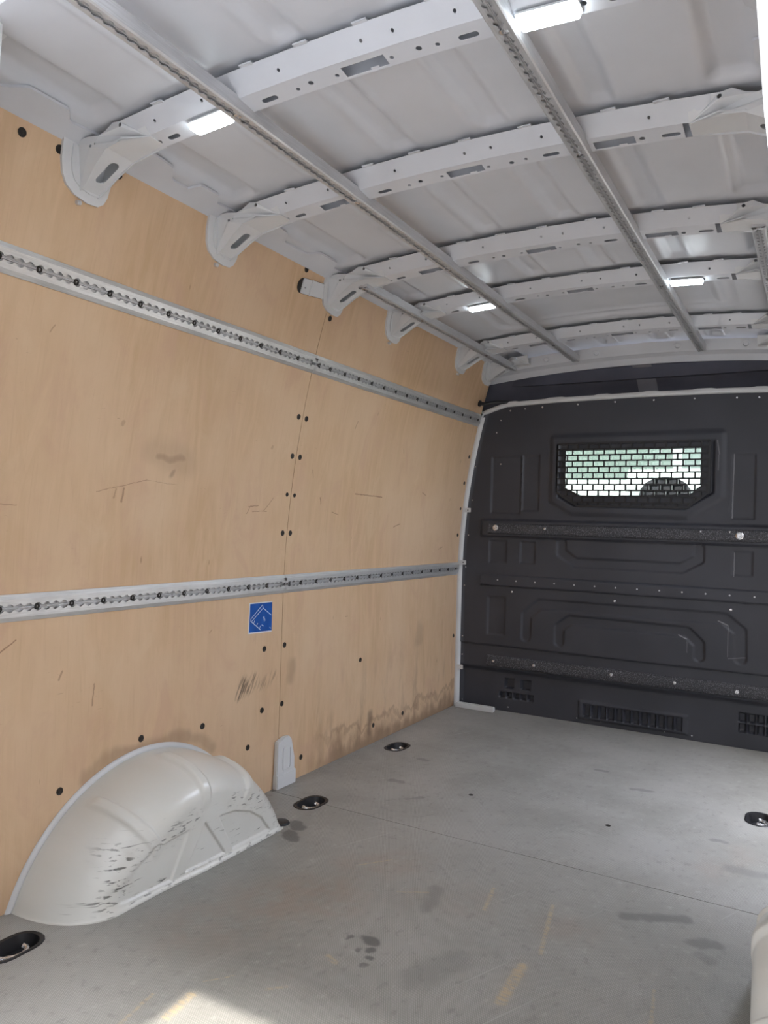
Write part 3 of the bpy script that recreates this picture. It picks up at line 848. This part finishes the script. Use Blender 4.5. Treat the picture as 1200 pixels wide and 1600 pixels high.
for zc, nm in ((1.583, 'upper'), (.762, 'lower')):
    wall_rail(zc, Y_REAR + .03, Y_SEAM - .0012, f'{nm} aluminium lash rail on the rear plywood panel of the left wall', 1 if False else -1)
    wall_rail(zc, Y_SEAM + .0012, 3.862, f'{nm} aluminium lash rail on the front plywood panel, ending at the bulkhead', 1)


def ceil_rail(x, z, y0, y1, label, wide=.019):
    root = tag(empty('roof_rail', (x, (y0 + y1) / 2, z)), label, 'rail', 'perforated rails under the roof')
    fn = lambda y, u, d: (x + u, y, z + .0065 - d)
    b = MB()
    for s_ in (-1, 1):
        scallop_strip(b, y0, y1, s_, wide - .003, fn, .0042, .0095, .0065, .0022)
        b.add([fn(yy, s_ * u, d) for yy in (y0, y1) for u, d in ((wide - .003, .0065), (wide, .0035), (wide, -.024), (wide - .002, -.024), (wide - .002, .002))], [(k, k + 1, k + 6, k + 5) for k in range(4)])
    b.build('track', 'galv', root, 25)
    c = MB().add([fn(yy, u, d) for yy in (y0, y1) for u, d in ((-.0175, .001), (-.0028, .001), (-.002, .0036), (-.001, .0036), (-.0006, .0012), (.0006, .0012), (.001, .0036), (.002, .0036), (.0028, .001), (.0175, .001))],
                 [(i, i + 1, i + 11, i + 10) for i in range(9)])
    c.add([fn(yy, u, d) for yy in (y0, y1) for u, d in ((-.0175, .0005), (.0175, .0005), (.0175, -.022), (-.0175, -.022))], [(0, 1, 2, 3), (7, 6, 5, 4)])
    ch_ = c.build('channel', 'alu_in', root, 25)
    k = 0
    for (ya, yb) in BOWS:
        yy = (ya + yb) / 2 + .012
        if y0 + .005 < yy < y1:
            MB().lathe([(.009, .0008), (.009, .0052), (.0055, .0068), (.003, .0068), (.003, .004)], fn(yy, 0, 0), (0, 0, -1), 10).build('bolt', 'steel', ch_)
    return root


ceil_rail(-1.088, 1.858, .79, 3.83, 'long perforated rail under the roof left of centre')
ceil_rail(-.487, 1.858, .79, 3.83, 'long perforated rail under the roof right of centre')
ceil_rail(-1.426, 1.838, 2.285, 3.84, 'short perforated roof rail running close above the plywood wall', .0175)
ceil_rail(mirror_x(-1.426), 1.838, 2.285, 3.84, 'short perforated roof rail at the right edge of the view', .0175)

# ================================================================== LAMPS
LAMPS = [(-1.166, 0, 'lit white lamp beside the left roof rail, nearest the rear'), (-.410, 0, 'large lit white lamp at the top right, beside the right roof rail'),
         (-1.166, 3, 'small lit lamp far back beside the left roof rail'), (-.407, 3, 'small lit lamp far back beside the right roof rail')]
for lx, bi, lab in LAMPS:
    y0, y1 = BOWS[bi]; yc = y1 - .026; z = zr(lx) - .0545
    lamp = tag(empty('ceiling_lamp', (lx, yc, z)), lab, 'lamp', 'lamps on the roof beams')
    MB().plate([rrect(lx - .055, yc - .021, lx + .055, yc + .021, .008)], lambda a, v, d: (a, v, z + (zr(a) - zr(lx)) - d), .004).build('housing', 'body', lamp)
    MB().plate([rrect(lx - .052, yc - .0185, lx + .052, yc + .0185, .008)], lambda a, v, d: (a, v, z - .004 + (zr(a) - zr(lx)) - d), .009).build('lens', 'led', lamp, 40, .0025)

# ================================================================== BULKHEAD
YB = 3.885


def ztop(x):
    return float(np.interp(x, [-1.66, -1.616, -1.553, -1.475, -1.203, XC, mirror_x(-1.203), mirror_x(-1.475), mirror_x(-1.553), mirror_x(-1.616)], [1.58, 1.618, 1.640, 1.662, 1.672, 1.676, 1.672, 1.662, 1.640, 1.618]))


WHOLE = [(-1.143, 1.408), (-.487, 1.408), (-.487, 1.225), (-.530, 1.185), (-1.050, 1.168), (-1.143, 1.212)]


def poly_sd(P, X, Z):
    """signed distance to a polygon (negative inside)"""
    d = np.full(X.shape, 1e9); ins = np.zeros(X.shape, bool); n = len(P)
    for i in range(n):
        (x0, z0), (x1, z1) = P[i], P[(i + 1) % n]
        ex, ez = x1 - x0, z1 - z0; h = np.clip(((X - x0) * ex + (Z - z0) * ez) / (ex * ex + ez * ez), 0, 1)
        d = np.minimum(d, np.hypot(X - x0 - ex * h, Z - z0 - ez * h))
        c_ = (z0 > Z) != (z1 > Z)
        ins ^= c_ & (X < (x1 - x0) * (Z - z0) / ((z1 - z0) if abs(z1 - z0) > 1e-9 else 1e-9) + x0)
    return np.where(ins, -d, d)


def path_d(P, X, Z):
    d = np.full(X.shape, 1e9)
    for (x0, z0), (x1, z1) in zip(P[:-1], P[1:]):
        ex, ez = x1 - x0, z1 - z0; h = np.clip(((X - x0) * ex + (Z - z0) * ez) / (ex * ex + ez * ez), 0, 1)
        d = np.minimum(d, np.hypot(X - x0 - ex * h, Z - z0 - ez * h))
    return d


nu, nv = 372, 330
U, V = np.meshgrid(np.linspace(0, 1, nu), np.linspace(0, 1, nv))
zt = np.array([ztop(x) for x in np.linspace(-1.60, mirror_x(-1.60), nu)])[None, :]
Zb = .0006 + V * (zt - .0006)
xl = -1.728 + .138 * np.maximum(Zb - .7, 0) ** 2
Xb = xl + U * (2 * XC - 2 * xl)
Hb = np.zeros_like(Xb)                        # + = towards the load bay
e = .004
# horizontal steps
Hb += .012 * (1 - sm(.735, .743, Zb)) * sm(.678, .684, Zb) * (Xb > -1.60)
Hb += -.010 * (sm(.30, .31, Zb)) * (1 - sm(.352, .358, Zb)) * 0
Hb += -.010 * (1 - sm(.350, .358, Zb))
Hb += -.022 * (1 - sm(.205, .235, Zb))
Hb += .020 * (sm(.940, .955, Zb) * (1 - sm(1.030, 1.045, Zb))) * sm(-1.612, -1.590, Xb) * (1 - sm(2 * XC + 1.590, 2 * XC + 1.612, Xb))
# wide window surround
fr = poly_sd([(-1.205, 1.470), (-.400, 1.470), (-.400, 1.175), (-.545, 1.085), (-1.105, 1.092), (-1.205, 1.150)], Xb, Zb)
Hb += .011 * (1 - sm(.0, .030, fr)) - .013 * (1 - sm(-.034, -.022, fr))
for P, wd, am in (([(-1.335, .42), (-1.335, .533), (-1.262, .597), (-.368, .600), (-.300, .546), (-.297, .42)], .026, -.008),
                  ([(-1.156, .41), (-1.156, .485), (-1.100, .528), (-.533, .522), (-.478, .470), (-.476, .41)], .024, -.008),
                  ([(-1.154, .925), (-1.154, .875), (-1.08, .826), (-.565, .826), (-.487, .872), (-.487, .925)], .024, -.008)):
    Hb += am * (1 - sm(wd - e, wd + e, path_d(P, Xb, Zb)))
for (x0, z0, x1, z1) in ((-1.555, .413, -1.457, .618), (-1.556, .805, -1.458, .924), (-1.377, .81, -1.298, .924), (-.340, .805, -.255, .918), (-1.553, 1.075, -1.385, 1.381), (-1.375, 1.09, -1.285, 1.386), (-.349, 1.07, -.251, 1.373)):
    q = np.maximum(np.abs(Xb - (x0 + x1) / 2) - (x1 - x0) / 2, np.abs(Zb - (z0 + z1) / 2) - (z1 - z0) / 2)
    Hb += -.007 * (1 - sm(-e, e, q))
Hb += .012 * (1 - sm(.0, .035, Xb - xl)) + .012 * (1 - sm(0, .035, 2 * XC - xl - Xb))
# vent openings near the floor
VENTS = []
for vx, vz in ((-1.431, .152), (-1.340, .155)): VENTS.append((vx, vz, .050, .052))
for k in range(5): VENTS.append((-1.472 + .0402 * k, .088, .026, .030))
for k in range(12): VENTS.append((-1.010 + .0405 * k, .070, .030, .062))
for k in range(5):
    for vz in (.143, .095): VENTS.append((-.286 + .0393 * k, vz, .028, .040))
for vx, vz, w_, h_ in VENTS:
    q = np.maximum(np.abs(Xb - vx) - w_ / 2, np.abs(Zb - vz) - h_ / 2); Hb += -.022 * (1 - sm(-.004, .003, q))
q = np.maximum(np.abs(Xb + .787) - .262, np.abs(Zb - .070) - .045); Hb += .010 * (1 - sm(-.004, .004, q))
q = np.maximum(np.abs(Xb + .79) - .90, np.abs(Zb - .13) - .02) * 0
Xc = (Xb[:-1, :-1] + Xb[1:, 1:]) / 2; Zc = (Zb[:-1, :-1] + Zb[1:, 1:]) / 2
skip = poly_sd(WHOLE, Xc, Zc) < 0
wf = struct(empty('wall_front', (XC, YB, 0)), 'dark moulded bulkhead closing off the cab', 'wall')
bp = grid_obj('bulkhead_panel', Xb, YB - Hb, Zb, 'bulk', wf, skip, 50)


def surf_y(x, z):
    j = int(np.argmin(np.abs(np.linspace(0, 1, nv) - (z - .004) / (ztop(x) - .004)))); i = int(np.argmin(np.abs(Xb[j] - x)))
    return YB - Hb[j, i]


# window: rim, tinted pane, security grille
win = struct(empty('window_1', (XC, YB, 1.29)), 'bulkhead window behind a brick-pattern security grille', 'window')
big = [(x + (x + .815) * .03, z + (z - 1.29) * .06) for x, z in WHOLE]
MB().plate([big, WHOLE[::-1]], lambda a, z, d: (a, YB - .001 + d, z), .03).build('window_rim', 'black', win, 30)
MB().box((-1.74, 3.955, -.05), (mirror_x(-1.74), 3.965, 1.10)).build('leak_blocker', 'black', wf, None)  # added black sheet, stops light leaking in under the bulkhead
MB().plate([big], lambda a, z, d: (a, YB + .032 + d, z), .004).build('pane', 'glass', win)
GO = [(-1.186, 1.443), (-.448, 1.443), (-.448, 1.195), (-.545, 1.118), (-1.075, 1.120), (-1.186, 1.190)]
gy = YB - .006
gb = MB()
RX, RZ = .0540, .0303
zz = 1.443 - RZ / 2
rows = [1.443 - RZ * k for k in range(0, 12)]


def span(z):
    xs_ = []
    for (x0, z0), (x1, z1) in zip(GO, GO[1:] + GO[:1]):
        if (z0 > z) != (z1 > z): xs_.append(x0 + (x1 - x0) * (z - z0) / (z1 - z0))
    return (min(xs_), max(xs_)) if len(xs_) >= 2 else None


for k, z in enumerate(rows):
    zc_ = min(max(z, 1.1215), 1.4425); sp = span(zc_)
    if sp is None or z < 1.11: continue
    gb.box((sp[0], gy - .004, zc_ - .0036), (sp[1], gy + .004, zc_ + .0036))
    z2 = z - RZ; sp2 = span(max(z2, 1.1215)); smid = span(max(z - RZ / 2, 1.1215))
    if z2 < 1.105: continue
    x = -1.186 + RX * (.5 if k % 2 else 0)
    while x < -.44:
        if smid[0] - .003 < x < smid[1] + .003: gb.box((x - .0040, gy - .004, max(z2, 1.1185)), (x + .0040, gy + .004, z))
        x += RX
for (x0, z0), (x1, z1) in zip(GO, GO[1:] + GO[:1]):
    d = Vector((x1 - x0, 0, z1 - z0)).normalized(); nrm = Vector((-d.z, 0, d.x)) * .005
    a0, a1 = Vector((x0, 0, z0)), Vector((x1, 0, z1))
    gb.plate([[(q.x, q.z) for q in (a0 - nrm, a1 - nrm, a1 + nrm, a0 + nrm)]], lambda a, z, dd: (a, gy - .005 + dd, z), .010)
tag(gb.build('security_grille', 'black', win, 30), 'black brick-pattern metal grille')

# rub strips with bolts
for zc, z0, z1, y_, bolts, nm in ((.991, .961, 1.021, YB - .020, [(-1.51, .995, .016), (-1.235, .997, .008), (-.477, 1.006, .005), (-.351, 1.009, .005), (-.309, .991, .018)], 'u'),
                                  (.268, .236, .302, YB + .010, [(-1.513, .27, .008), (-1.286, .273, .008), (-.883, .274, .009), (-.582, .272, .009), (-.308, .266, .010)], 'l')):
    s_ = MB(); x0 = -1.555; x1 = mirror_x(-1.555)
    s_.sweep([(-.002, z0 - zc), (.009, z0 - zc + .006), (.012, z0 - zc + .014), (.012, z1 - zc - .014), (.009, z1 - zc - .006), (-.002, z1 - zc)],
             [(Vector((x0 + (x1 - x0) * k / 12, y_, zc)), Vector((0, -1, 0)), Vector((0, 0, 1))) for k in range(13)])
    so = s_.build('rub_strip', 'strip', wf, 30)
    for bx, bz, r in bolts:
        MB().lathe([(r, .0), (r, .003), (r * .8, .0055), (r * .55, .0058), (r * .5, .003), (r * .30, .003), (r * .25, .007), (r * .1, .0075)], (bx, y_ - .012, bz), (0, -1, 0), 14).build('bolt', 'steel', so)

# rivets, studs and edge screws
SCREWS = [(x, z, .0048) for x, z in [(-1.63, 1.519), (-1.648, 1.33), (-1.664, 1.144), (-1.681, .949), (-1.692, .772), (-1.697, .67), (-1.700, .388), (-1.702, .285), (-1.53, 1.515), (-1.505, 1.343), (-1.507, 1.581), (-1.703, .03)]]
SCREWS += [(x, z, .0058) for x, z in [(-1.455, 1.632), (-1.372, 1.638), (-1.276, 1.642), (-1.088, 1.647), (-.898, 1.650), (-.71, 1.649), (-.522, 1.646), (-.336, 1.640), (-.242, 1.636)]]
SCREWS += [(x, .024, .005) for x in (-1.435, -1.059, -.935, -.628, -.503)]
SCREWS += [(-1.419, .652, .006), (-.876, .644, .007), (-.342, .644, .008)]
src = None
for x, z, r in SCREWS:
    r *= .85
    MB().lathe([(r, 0), (r, .002), (r * .75, .0035), (r * .4, .0038)], (x, surf_y(x, z), z), (0, -1, 0), 10).build('screw', 'steel', bp)
for k in range(16):
    x = -1.498 + .1046 * k; z = .712
    if x > .1: continue
    MB().lathe([(.0042, 0), (.0042, .0014), (.003, .002), (.0018, .002), (.0016, .0005)], (x, surf_y(x, z), z), (0, -1, 0), 10).build('rivet', 'galv', bp)
# bright scrapes are worn tabs at the lining edge
for x, z in ((-1.690, 1.088), (-1.712, .797), (-1.730, .218)):
    x = wx(z) + .030
    MB().plate([rrect(x - .016, z - .012, x + .020, z + .012, .003), circ(x + .002, z, .005, 8)[::-1]], lambda a, v, d: (a, YB - .018 - d, v), .003).build('clip_tab', 'body', wf)

# white flange between lining and bulkhead, and the trim along the bulkhead top
b = MB(); zs = np.linspace(.001, 1.60, 40); pts = []
for z in zs:
    x = wx(z); pts += [(x - .004, 3.868, z), (x + .004, 3.8655, z), (x + .012, 3.866, z), (x + .022, 3.872, z), (x + .026, 3.884, z)]
for side in (-1, 1):
    f = (lambda x: x) if side < 0 else mirror_x
    struct(MB().grid([(f(x), y, z) for x, y, z in pts], 5, 40).build('trim_3' if side < 0 else 'trim_4', 'body', None, 50),
           'white pillar flange between %s lining and bulkhead' % ('left' if side < 0 else 'right'), 'trim')
b = MB(); n = 80; pts = []
for k in range(n + 1):
    x = -1.645 + (2 * (XC + 1.645)) * k / n; z = ztop(x)
    if k in (0, n): z -= .07
    elif k in (1, n - 1): z -= .03
    tab = .004 * (1 if math.sin((x + .3) * 26) > .6 else 0)
    pts += [(x, 3.888, z - .010), (x, 3.872, z - .006), (x, 3.868, z + .004), (x, 3.872, z + .014 + tab), (x, 3.892, z + .018 + tab), (x, 3.93, z + .010)]
struct(b.grid(pts, 6, n + 1).build('trim_5', 'body', None, 50), 'white curved flange along the top edge of the bulkhead', 'trim')
b = MB().box((-1.716, 3.835, .0005), (-1.49, 3.868, .028))
struct(b.build('trim_6', 'body', None, None, .004), 'short white sill strip at the foot of the bulkhead', 'trim')

# dark headliner over the bulkhead (cab roof shelf)
hn = 40; pts = []
for k in range(hn + 1):
    x = -1.64 + (2 * (XC + 1.64)) * k / hn
    c_ = .10 * min(1, ((abs(x - XC) / .85) ** 6))
    zt_ = zr(x) - .085
    pts += [(x, 3.93 - c_ * .2, 1.640), (x, 3.990 - c_, 1.70), (x, 4.015 - c_, 1.76), (x, 4.005 - c_, 1.82), (x, 3.945 - c_ * .2, zt_ + .02)]
hl_ = MB().grid(pts, 5, hn + 1).build('headliner', 'head', wf, 60)
pts = []
for k in range(5):
    u = k / 4
    for dz, yy in ((1.665, 3.952), (1.70, 3.983), (1.76, 4.008), (1.82, 3.998), (1.848, 3.965)):
        pts.append((-.79 + .015 * (1.848 - dz) / .18 * 3 + (u - .5) * .095, yy, dz))
MB().grid(pts, 5, 5).build('headliner_sheen', 'head2', wf, 60)  # reflection on the headliner fabric, painted as a lighter grey band
MB().box((-.885, 3.945, 1.676), (-.83, 3.975, 1.705)).build('headliner_clip', 'head2', wf, 30, .004)

# black grab clip at the bulkhead corner
hk = MB()
hk.tube([(-1.588, 3.80, 1.665), (-1.572, 3.80, 1.662), (-1.55, 3.815, 1.668), (-1.52, 3.84, 1.676), (-1.48, 3.87, 1.678), (-1.44, 3.90, 1.676)], .010, 10)
hk.lathe([(.017, 0), (.017, .008), (.012, .012)], (-1.603, 3.80, 1.667), (1, 0, -.25), 12)
tag(hk.build('corner_clip', 'black', None, 40), 'black plastic clip at the corner of plywood wall and bulkhead top', 'clip')

# ================================================================== WHEEL ARCHES
AC, AZ, AR, AD = 1.628, -.155, .452, .243
PL = [(1.343, .020), (1.350, .055), (1.385, .090), (1.430, .115), (1.500, .130), (1.575, .136), (1.515, .016)]
PM = [(1.632, .140), (1.722, .020), (1.560, .020)]
PR = [(1.685, .137), (1.760, .132), (1.830, .108), (1.885, .072), (1.930, .018), (1.752, .018)]


def arch(left):
    f = (lambda x: x) if left else mirror_x
    nt, ns, nr = 280, 36, 90
    th = np.radians(np.linspace(161.5, 18.0, nt))            # from the rear end to the front end
    X = []; Yy = []; Zz = []
    near = (1 - sm(math.radians(75), math.radians(150), th))  # 0 at the rear end
    wth = .085 + .060 * (1 - near) + .0 * th
    dep = AD - .012 * (1 - near)
    S = np.linspace(0, 1, ns)
    rows = []
    for s_ in S:
        ph = s_ * math.pi / 2
        d = wth * (1 - math.cos(ph)) ** 1.05; xo = dep * (math.sin(ph) ** .85)
        r = AR - d; rows.append((r, xo, th))
    for k in range(1, nr + 1):
        r0 = AR - wth
        r = r0 * (1 - k / nr) + .10 * (k / nr); rows.append((r, dep + 0 * th, th))
    R = np.array([r for r, _, _ in rows]); XO = np.array([x for _, x, _ in rows]); T = np.tile(th, (len(rows), 1))
    Yc = AC + R * np.cos(T); Zc_ = AZ + R * np.sin(T)
    flat = sm(.80, 1.0, XO / AD)
    E = np.zeros_like(R)
    for P in (PL, PM, PR):
        sd_ = poly_sd(P, Yc, Zc_); E += -.006 * (1 - sm(-.004, .0005, sd_))
    XO = XO + E * flat
    # three raised beads that run over the shoulder
    for a0, xs0, xs1 in ((math.degrees(math.atan2(.33, -.200)), .06, .232), (math.degrees(math.atan2(.40, .005)), .06, .225), (math.degrees(math.atan2(.36, .215)), .08, .225)):
        dd = np.abs((np.degrees(T) - a0)) * math.pi / 180 * R
        m = (1 - sm(.010, .022, dd)) * sm(xs0 - .02, xs0 + .02, XO) * (1 - sm(AR - wth[None, :] * 1.15, AR - wth[None, :] * 1.35, R) * 0)
        m = m * sm(-.034, -.016, R - (AR - wth[None, :]))
        R = R + m * .013; XO = XO + m * flat * .004
    # dimple near the rear foot
    dm = np.hypot((Yc - 1.315), (Zc_ - .035) * .6); XO = XO - .010 * (1 - sm(.006, .022, dm)) * flat
    Yc = AC + R * np.cos(T); Zc_ = np.maximum(AZ + R * np.sin(T), .0006)
    Xx = -1.731 + XO
    # lower edge turns out a little where it meets the floor
    Xx = Xx + .006 * (1 - sm(.004, .016, Zc_)) * flat
    Xw = f(Xx) if left else 2 * XC - Xx
    root = tag(empty('wheel_arch', (f(-1.6), AC, 0)), 'scuffed white wheel arch against the plywood wall' if left else 'pale wheel arch edge at the lower right corner', 'wheel arch', 'wheel arches of the van')
    grid_obj('arch_shell', Xw, Yc, Zc_, 'arch', root, None, 50)
    b = MB(); pts = []; n = 60
    for k in range(n + 1):
        a = math.radians(161.0 + (19.0 - 161.0) * k / n)
        for r, dx in ((AR - .004, .004), (AR + .002, .009), (AR + .008, .0095), (AR + .014, .006), (AR + .015, .0008)):
            z = max(AZ + r * math.sin(a), .0006); pts.append((f(wx(z) + dx), AC + r * math.cos(a), z))
    b.grid(pts, 5, n + 1).build('arch_flange', 'body', root, 50)
    return root


arch(True); arch(False)

# black rubber stop at the end of the wheel arch
tag(MB().lathe([(.030, 0), (.030, .002), (.026, .006), (.012, .007)], (-1.519, 2.024, .0004), (0, 0, 1), 16).build('rubber_plug', 'black', None, 40), 'black rubber plug on the floor behind the front end of the white wheel arch', 'plug')

# white pillar foot cover
pf = tag(empty('pillar_cover', (-1.72, 2.31, 0)), 'small white sheet-metal cover at the foot of the plywood wall', 'cover')
PFo = [(2.255, .0008), (2.366, .0008), (2.363, .100), (2.342, .172), (2.328, .186), (2.300, .188), (2.256, .176)]
MB().plate([PFo], lambda a, z, d: (-1.7345 + d, a, z), .018).build('plate', 'body', pf, 30, .003)
MB().plate([rrect(2.288, .062, 2.338, .150, .010), rrect(2.294, .068, 2.332, .144, .008)[::-1]], lambda a, z, d: (-1.7166 + d, a, z), .003).build('pressed_panel', 'body', pf, 30)
MB().box((-1.7345, 2.252, .0008), (-1.712, 2.369, .055)).build('foot', 'body', pf, 30, .003)

# ================================================================== LASHING RINGS
RL = ['recessed black lashing point in the floor at the lower left corner', 'recessed lashing ring in the floor beside the white pillar cover', 'recessed lashing ring in the floor farthest along the plywood wall', 'recessed lashing ring at the right edge of the floor']
for (rx, ry), lab in zip(RINGS, RL):
    root = tag(empty('lashing_ring', (rx, ry, 0)), lab, 'lashing ring', 'recessed lashing rings in the load floor')
    b = MB(); n = 8
    A = oval(rx, ry, .096, .150, n); B = oval(rx, ry, .088, .142, n); C = oval(rx, ry, .074, .126, n); D = oval(rx, ry, .058, .108, n)
    m = len(A); vs = [(x, y, .0004) for x, y in A] + [(x, y, .0026) for x, y in B] + [(x, y, .001) for x, y in C] + [(x, y, -.030) for x, y in D] + [(rx, ry, -.030)]
    fs = []
    for j in range(3): fs += [(j * m + i_, j * m + (i_ + 1) % m, (j + 1) * m + (i_ + 1) % m, (j + 1) * m + i_) for i_ in range(m)]
    fs += [(3 * m + i_, 3 * m + (i_ + 1) % m, 4 * m) for i_ in range(m)]
    cup = b.add(vs, fs).build('recess_cup', 'black', root, 40)
    pts = []
    for k in range(19):
        a = math.radians(-20 + 220 * k / 18); pts.append((rx + .002 + .022 * math.sin(a), ry - .004 + .038 * math.cos(a), -.009 - .006 * math.cos(a - .6)))
    tag(MB().tube(pts, .0062, 8).build('ring', 'steel', root), 'chrome ring')
    MB().lathe([(.014, 0), (.014, .006), (.010, .010), (.004, .010)], (rx, ry - .008, -.030), (0, 0, 1), 12).build('bolt', 'steel', cup)
    MB().box((rx - .022, ry - .046, -.030), (rx + .022, ry - .032, -.014)).build('ring_holder', 'galv', root, 30, .002)

# ================================================================== SMALL THINGS ON THE WALL
st = tag(empty('sticker', (-1.734, 2.15, .65)), 'blue square sticker with white line drawing on the plywood wall', 'sticker')
MB().plate([[(2.0865, .5945), (2.2185, .5895), (2.217, .7015), (2.0885, .7045)]], lambda a, z, d: (-1.7349 + d, a, z), .0004).build('backing', 'paper', st, None)
MB().plate([[(2.0905, .5995), (2.2185, .5945), (2.217, .6985), (2.0925, .7005)]], lambda a, z, d: (-1.7344 + d, a, z), .0004).build('print', 'blue', st, None)

sb = tag(empty('strap_bracket', (-1.56, 2.18, 1.82)), 'white metal strap with dark end slot high on the plywood wall', 'bracket')


def onlin(a, z, d):
    t, nn = wn_(z); q = Vector((wx(z), a, z)) + nn * d; return (q.x, q.y, q.z)


MB().plate([oval(2.165, 1.822, .166, .052, 8)], lambda a, z, d: onlin(a, z + (a - 2.165) * .10, d + .0006), .0016).build('slot', 'hole', sb)
MB().plate([rrect(2.104, 1.797, 2.300, 1.847, .006), circ(2.122, 1.818, .004, 8)[::-1]], lambda a, z, d: onlin(a, z + (a - 2.165) * .10, d + .002), .004).build('strap', 'body', sb, 30)
MB().plate([rrect(2.150, 1.795, 2.157, 1.849, .002)], lambda a, z, d: onlin(a, z + (a - 2.165) * .10, d + .005), .003).build('strap_bead', 'body', sb, 30)

# ================================================================== CAB AND WHAT SHOWS THROUGH THE WINDOW
cab = struct(empty('trim_7', (XC, 4.8, 0)), 'dark cab interior beyond the bulkhead', 'wall')
MB().box((-1.80, 3.98, -.3), (mirror_x(-1.80), 6.2, -.25)).build('cab_floor', 'cabtrim', cab)
MB().box((-1.70, 3.98, 1.78), (mirror_x(-1.70), 5.05, 1.86)).build('cab_roof', 'head', cab)
for f in ((lambda x: x), mirror_x):
    MB().box((min(f(-1.84), f(-1.78)), 3.98, -.3), (max(f(-1.84), f(-1.78)), 6.2, .95)).build('cab_door', 'cabtrim', cab)
    MB().sweep([(-.05, -.04), (.05, -.04), (.05, .04), (-.05, .04)], [(Vector((f(-1.66), 5.05, 1.82)), Vector((1, 0, 0)), Vector((0, .6, .8))), (Vector((f(-1.78), 5.95, .92)), Vector((1, 0, 0)), Vector((0, .6, .8)))]).build('windscreen_pillar', 'cabtrim', cab)
    MB().box((min(f(-1.84), f(-1.66)), 3.98, .9), (max(f(-1.84), f(-1.66)), 4.12, 1.86)).build('door_pillar', 'cabtrim', cab)
MB().box((-1.80, 5.45, .0), (mirror_x(-1.80), 6.2, .92)).build('dashboard', 'cabtrim', cab, 30, .05)
w2 = MB().sweep([(-.86, -.002), (.86, -.002), (.86, .002), (-.86, .002)], [(Vector((XC, 5.05, 1.80)), Vector((1, 0, 0)), Vector((0, .7, .7))), (Vector((XC, 5.95, .92)), Vector((1, 0, 0)), Vector((0, .7, .7)))]).build('window_2', 'wind')
struct(w2, 'tinted windscreen seen through the bulkhead window', 'window')
mir = tag(MB().box((-.86, 4.97, 1.58), (-.84, 4.99, 1.79)).box((-.90, 4.95, 1.545), (-.80, 4.99, 1.585)).build('windscreen_sensor', 'cabtrim', None, 30, .006), 'dark windscreen sensor housing seen at the top of the bulkhead window', 'sensor')

for sx, lab in ((-.722, 'dark rounded seat back seen through the bulkhead window'),):
    seat = tag(empty('cab_seat', (sx, 4.35, 0)), lab, 'seat')
    n = 18; pts = []
    prof = [(.0, .25), (.25, .26), (.55, .255), (.85, .235), (1.0, .205), (1.08, .155), (1.14, .142), (1.19, .138), (1.235, .128), (1.268, .105), (1.288, .070), (1.297, .028), (1.298, .004)]
    for z, hw in prof:
        for k in range(n):
            a = 2 * math.pi * k / n; ca, sa = math.cos(a), math.sin(a)
            pts.append((sx + hw * math.copysign(abs(ca) ** .6, ca), 4.34 + .075 * math.copysign(abs(sa) ** .7, sa) * (1 if z < 1.22 else max(.2, (1.30 - z) / .08)), z))
    fs = [(j * n + k, j * n + (k + 1) % n, (j + 1) * n + (k + 1) % n, (j + 1) * n + k) for j in range(len(prof) - 1) for k in range(n)] + [tuple(range(n)), tuple((len(prof) - 1) * n + k for k in range(n))]
    MB().add(pts, fs).build('backrest', 'seat', seat, 60)
    MB().box((sx - .26, 4.36, .02), (sx + .26, 4.92, .30)).build('cushion', 'seat', seat, 40, .04)
    MB().box((sx - .22, 4.36, -.25), (sx + .22, 4.85, .03)).build('seat_base', 'cabtrim', seat, 40, .01)

# pale building and parked white vans ahead
bl = tag(empty('building', (-6, 21, -.62)), 'pale green-grey building wall seen through the bulkhead window', 'building')
MB().box((-14, 19.2, -.62), (-2.95, 24.5, 7.5)).build('facade', 'wallpale', bl, None)
MB().box((-14.2, 19.05, 7.5), (-2.80, 24.6, 7.75)).build('roof_edge', 'vanwhite', bl, None)
MB().box((-3.02, 19.12, -.62), (-2.84, 19.24, 7.5)).build('downpipe', 'vanwhite', bl, None)


def parked_van(x, y, lab, ln=4.8):
    r = tag(empty('parked_van', (x, y, -.62)), lab, 'van', 'white vans parked ahead')
    z = -.62; w_ = .98
    pr = [(0, .45), (0, 2.2), (.12, 2.45), (ln - 1.5, 2.52), (ln - 1.2, 2.40), (ln - .75, 1.45), (ln - .1, 1.15), (ln, .9), (ln, .45)]
    MB().plate([pr], lambda a, b_, d: (x - w_ + d, y + a, z + b_), 2 * w_).build('body', 'vanwhite', r, None)
    MB().box((x - w_ * .78, y - .006, z + 1.45), (x - .04, y + .02, z + 2.12)).build('rear_window', 'vanglass', r, None)
    MB().box((x + .04, y - .006, z + 1.45), (x + w_ * .78, y + .02, z + 2.12)).build('rear_window', 'vanglass', r, None)
    MB().box((x - w_, y - .06, z + .42), (x + w_, y + .05, z + .65)).build('bumper', 'cabtrim', r, None)
    for sy in (.9, ln - 1.0):
        for s_ in (-1, 1): MB().lathe([(.33, -.1), (.34, -.08), (.34, .08), (.33, .1), (.18, .1), (.16, .06)], (x + s_ * .88, y + sy, z + .34), (s_, 0, 0), 18).build('wheel', 'tyre', r)
    return r


parked_van(-1.25, 10.4, 'white parked van seen through the right half of the bulkhead window')
parked_van(-3.6, 12.6, 'white parked van seen through the middle of the bulkhead window')
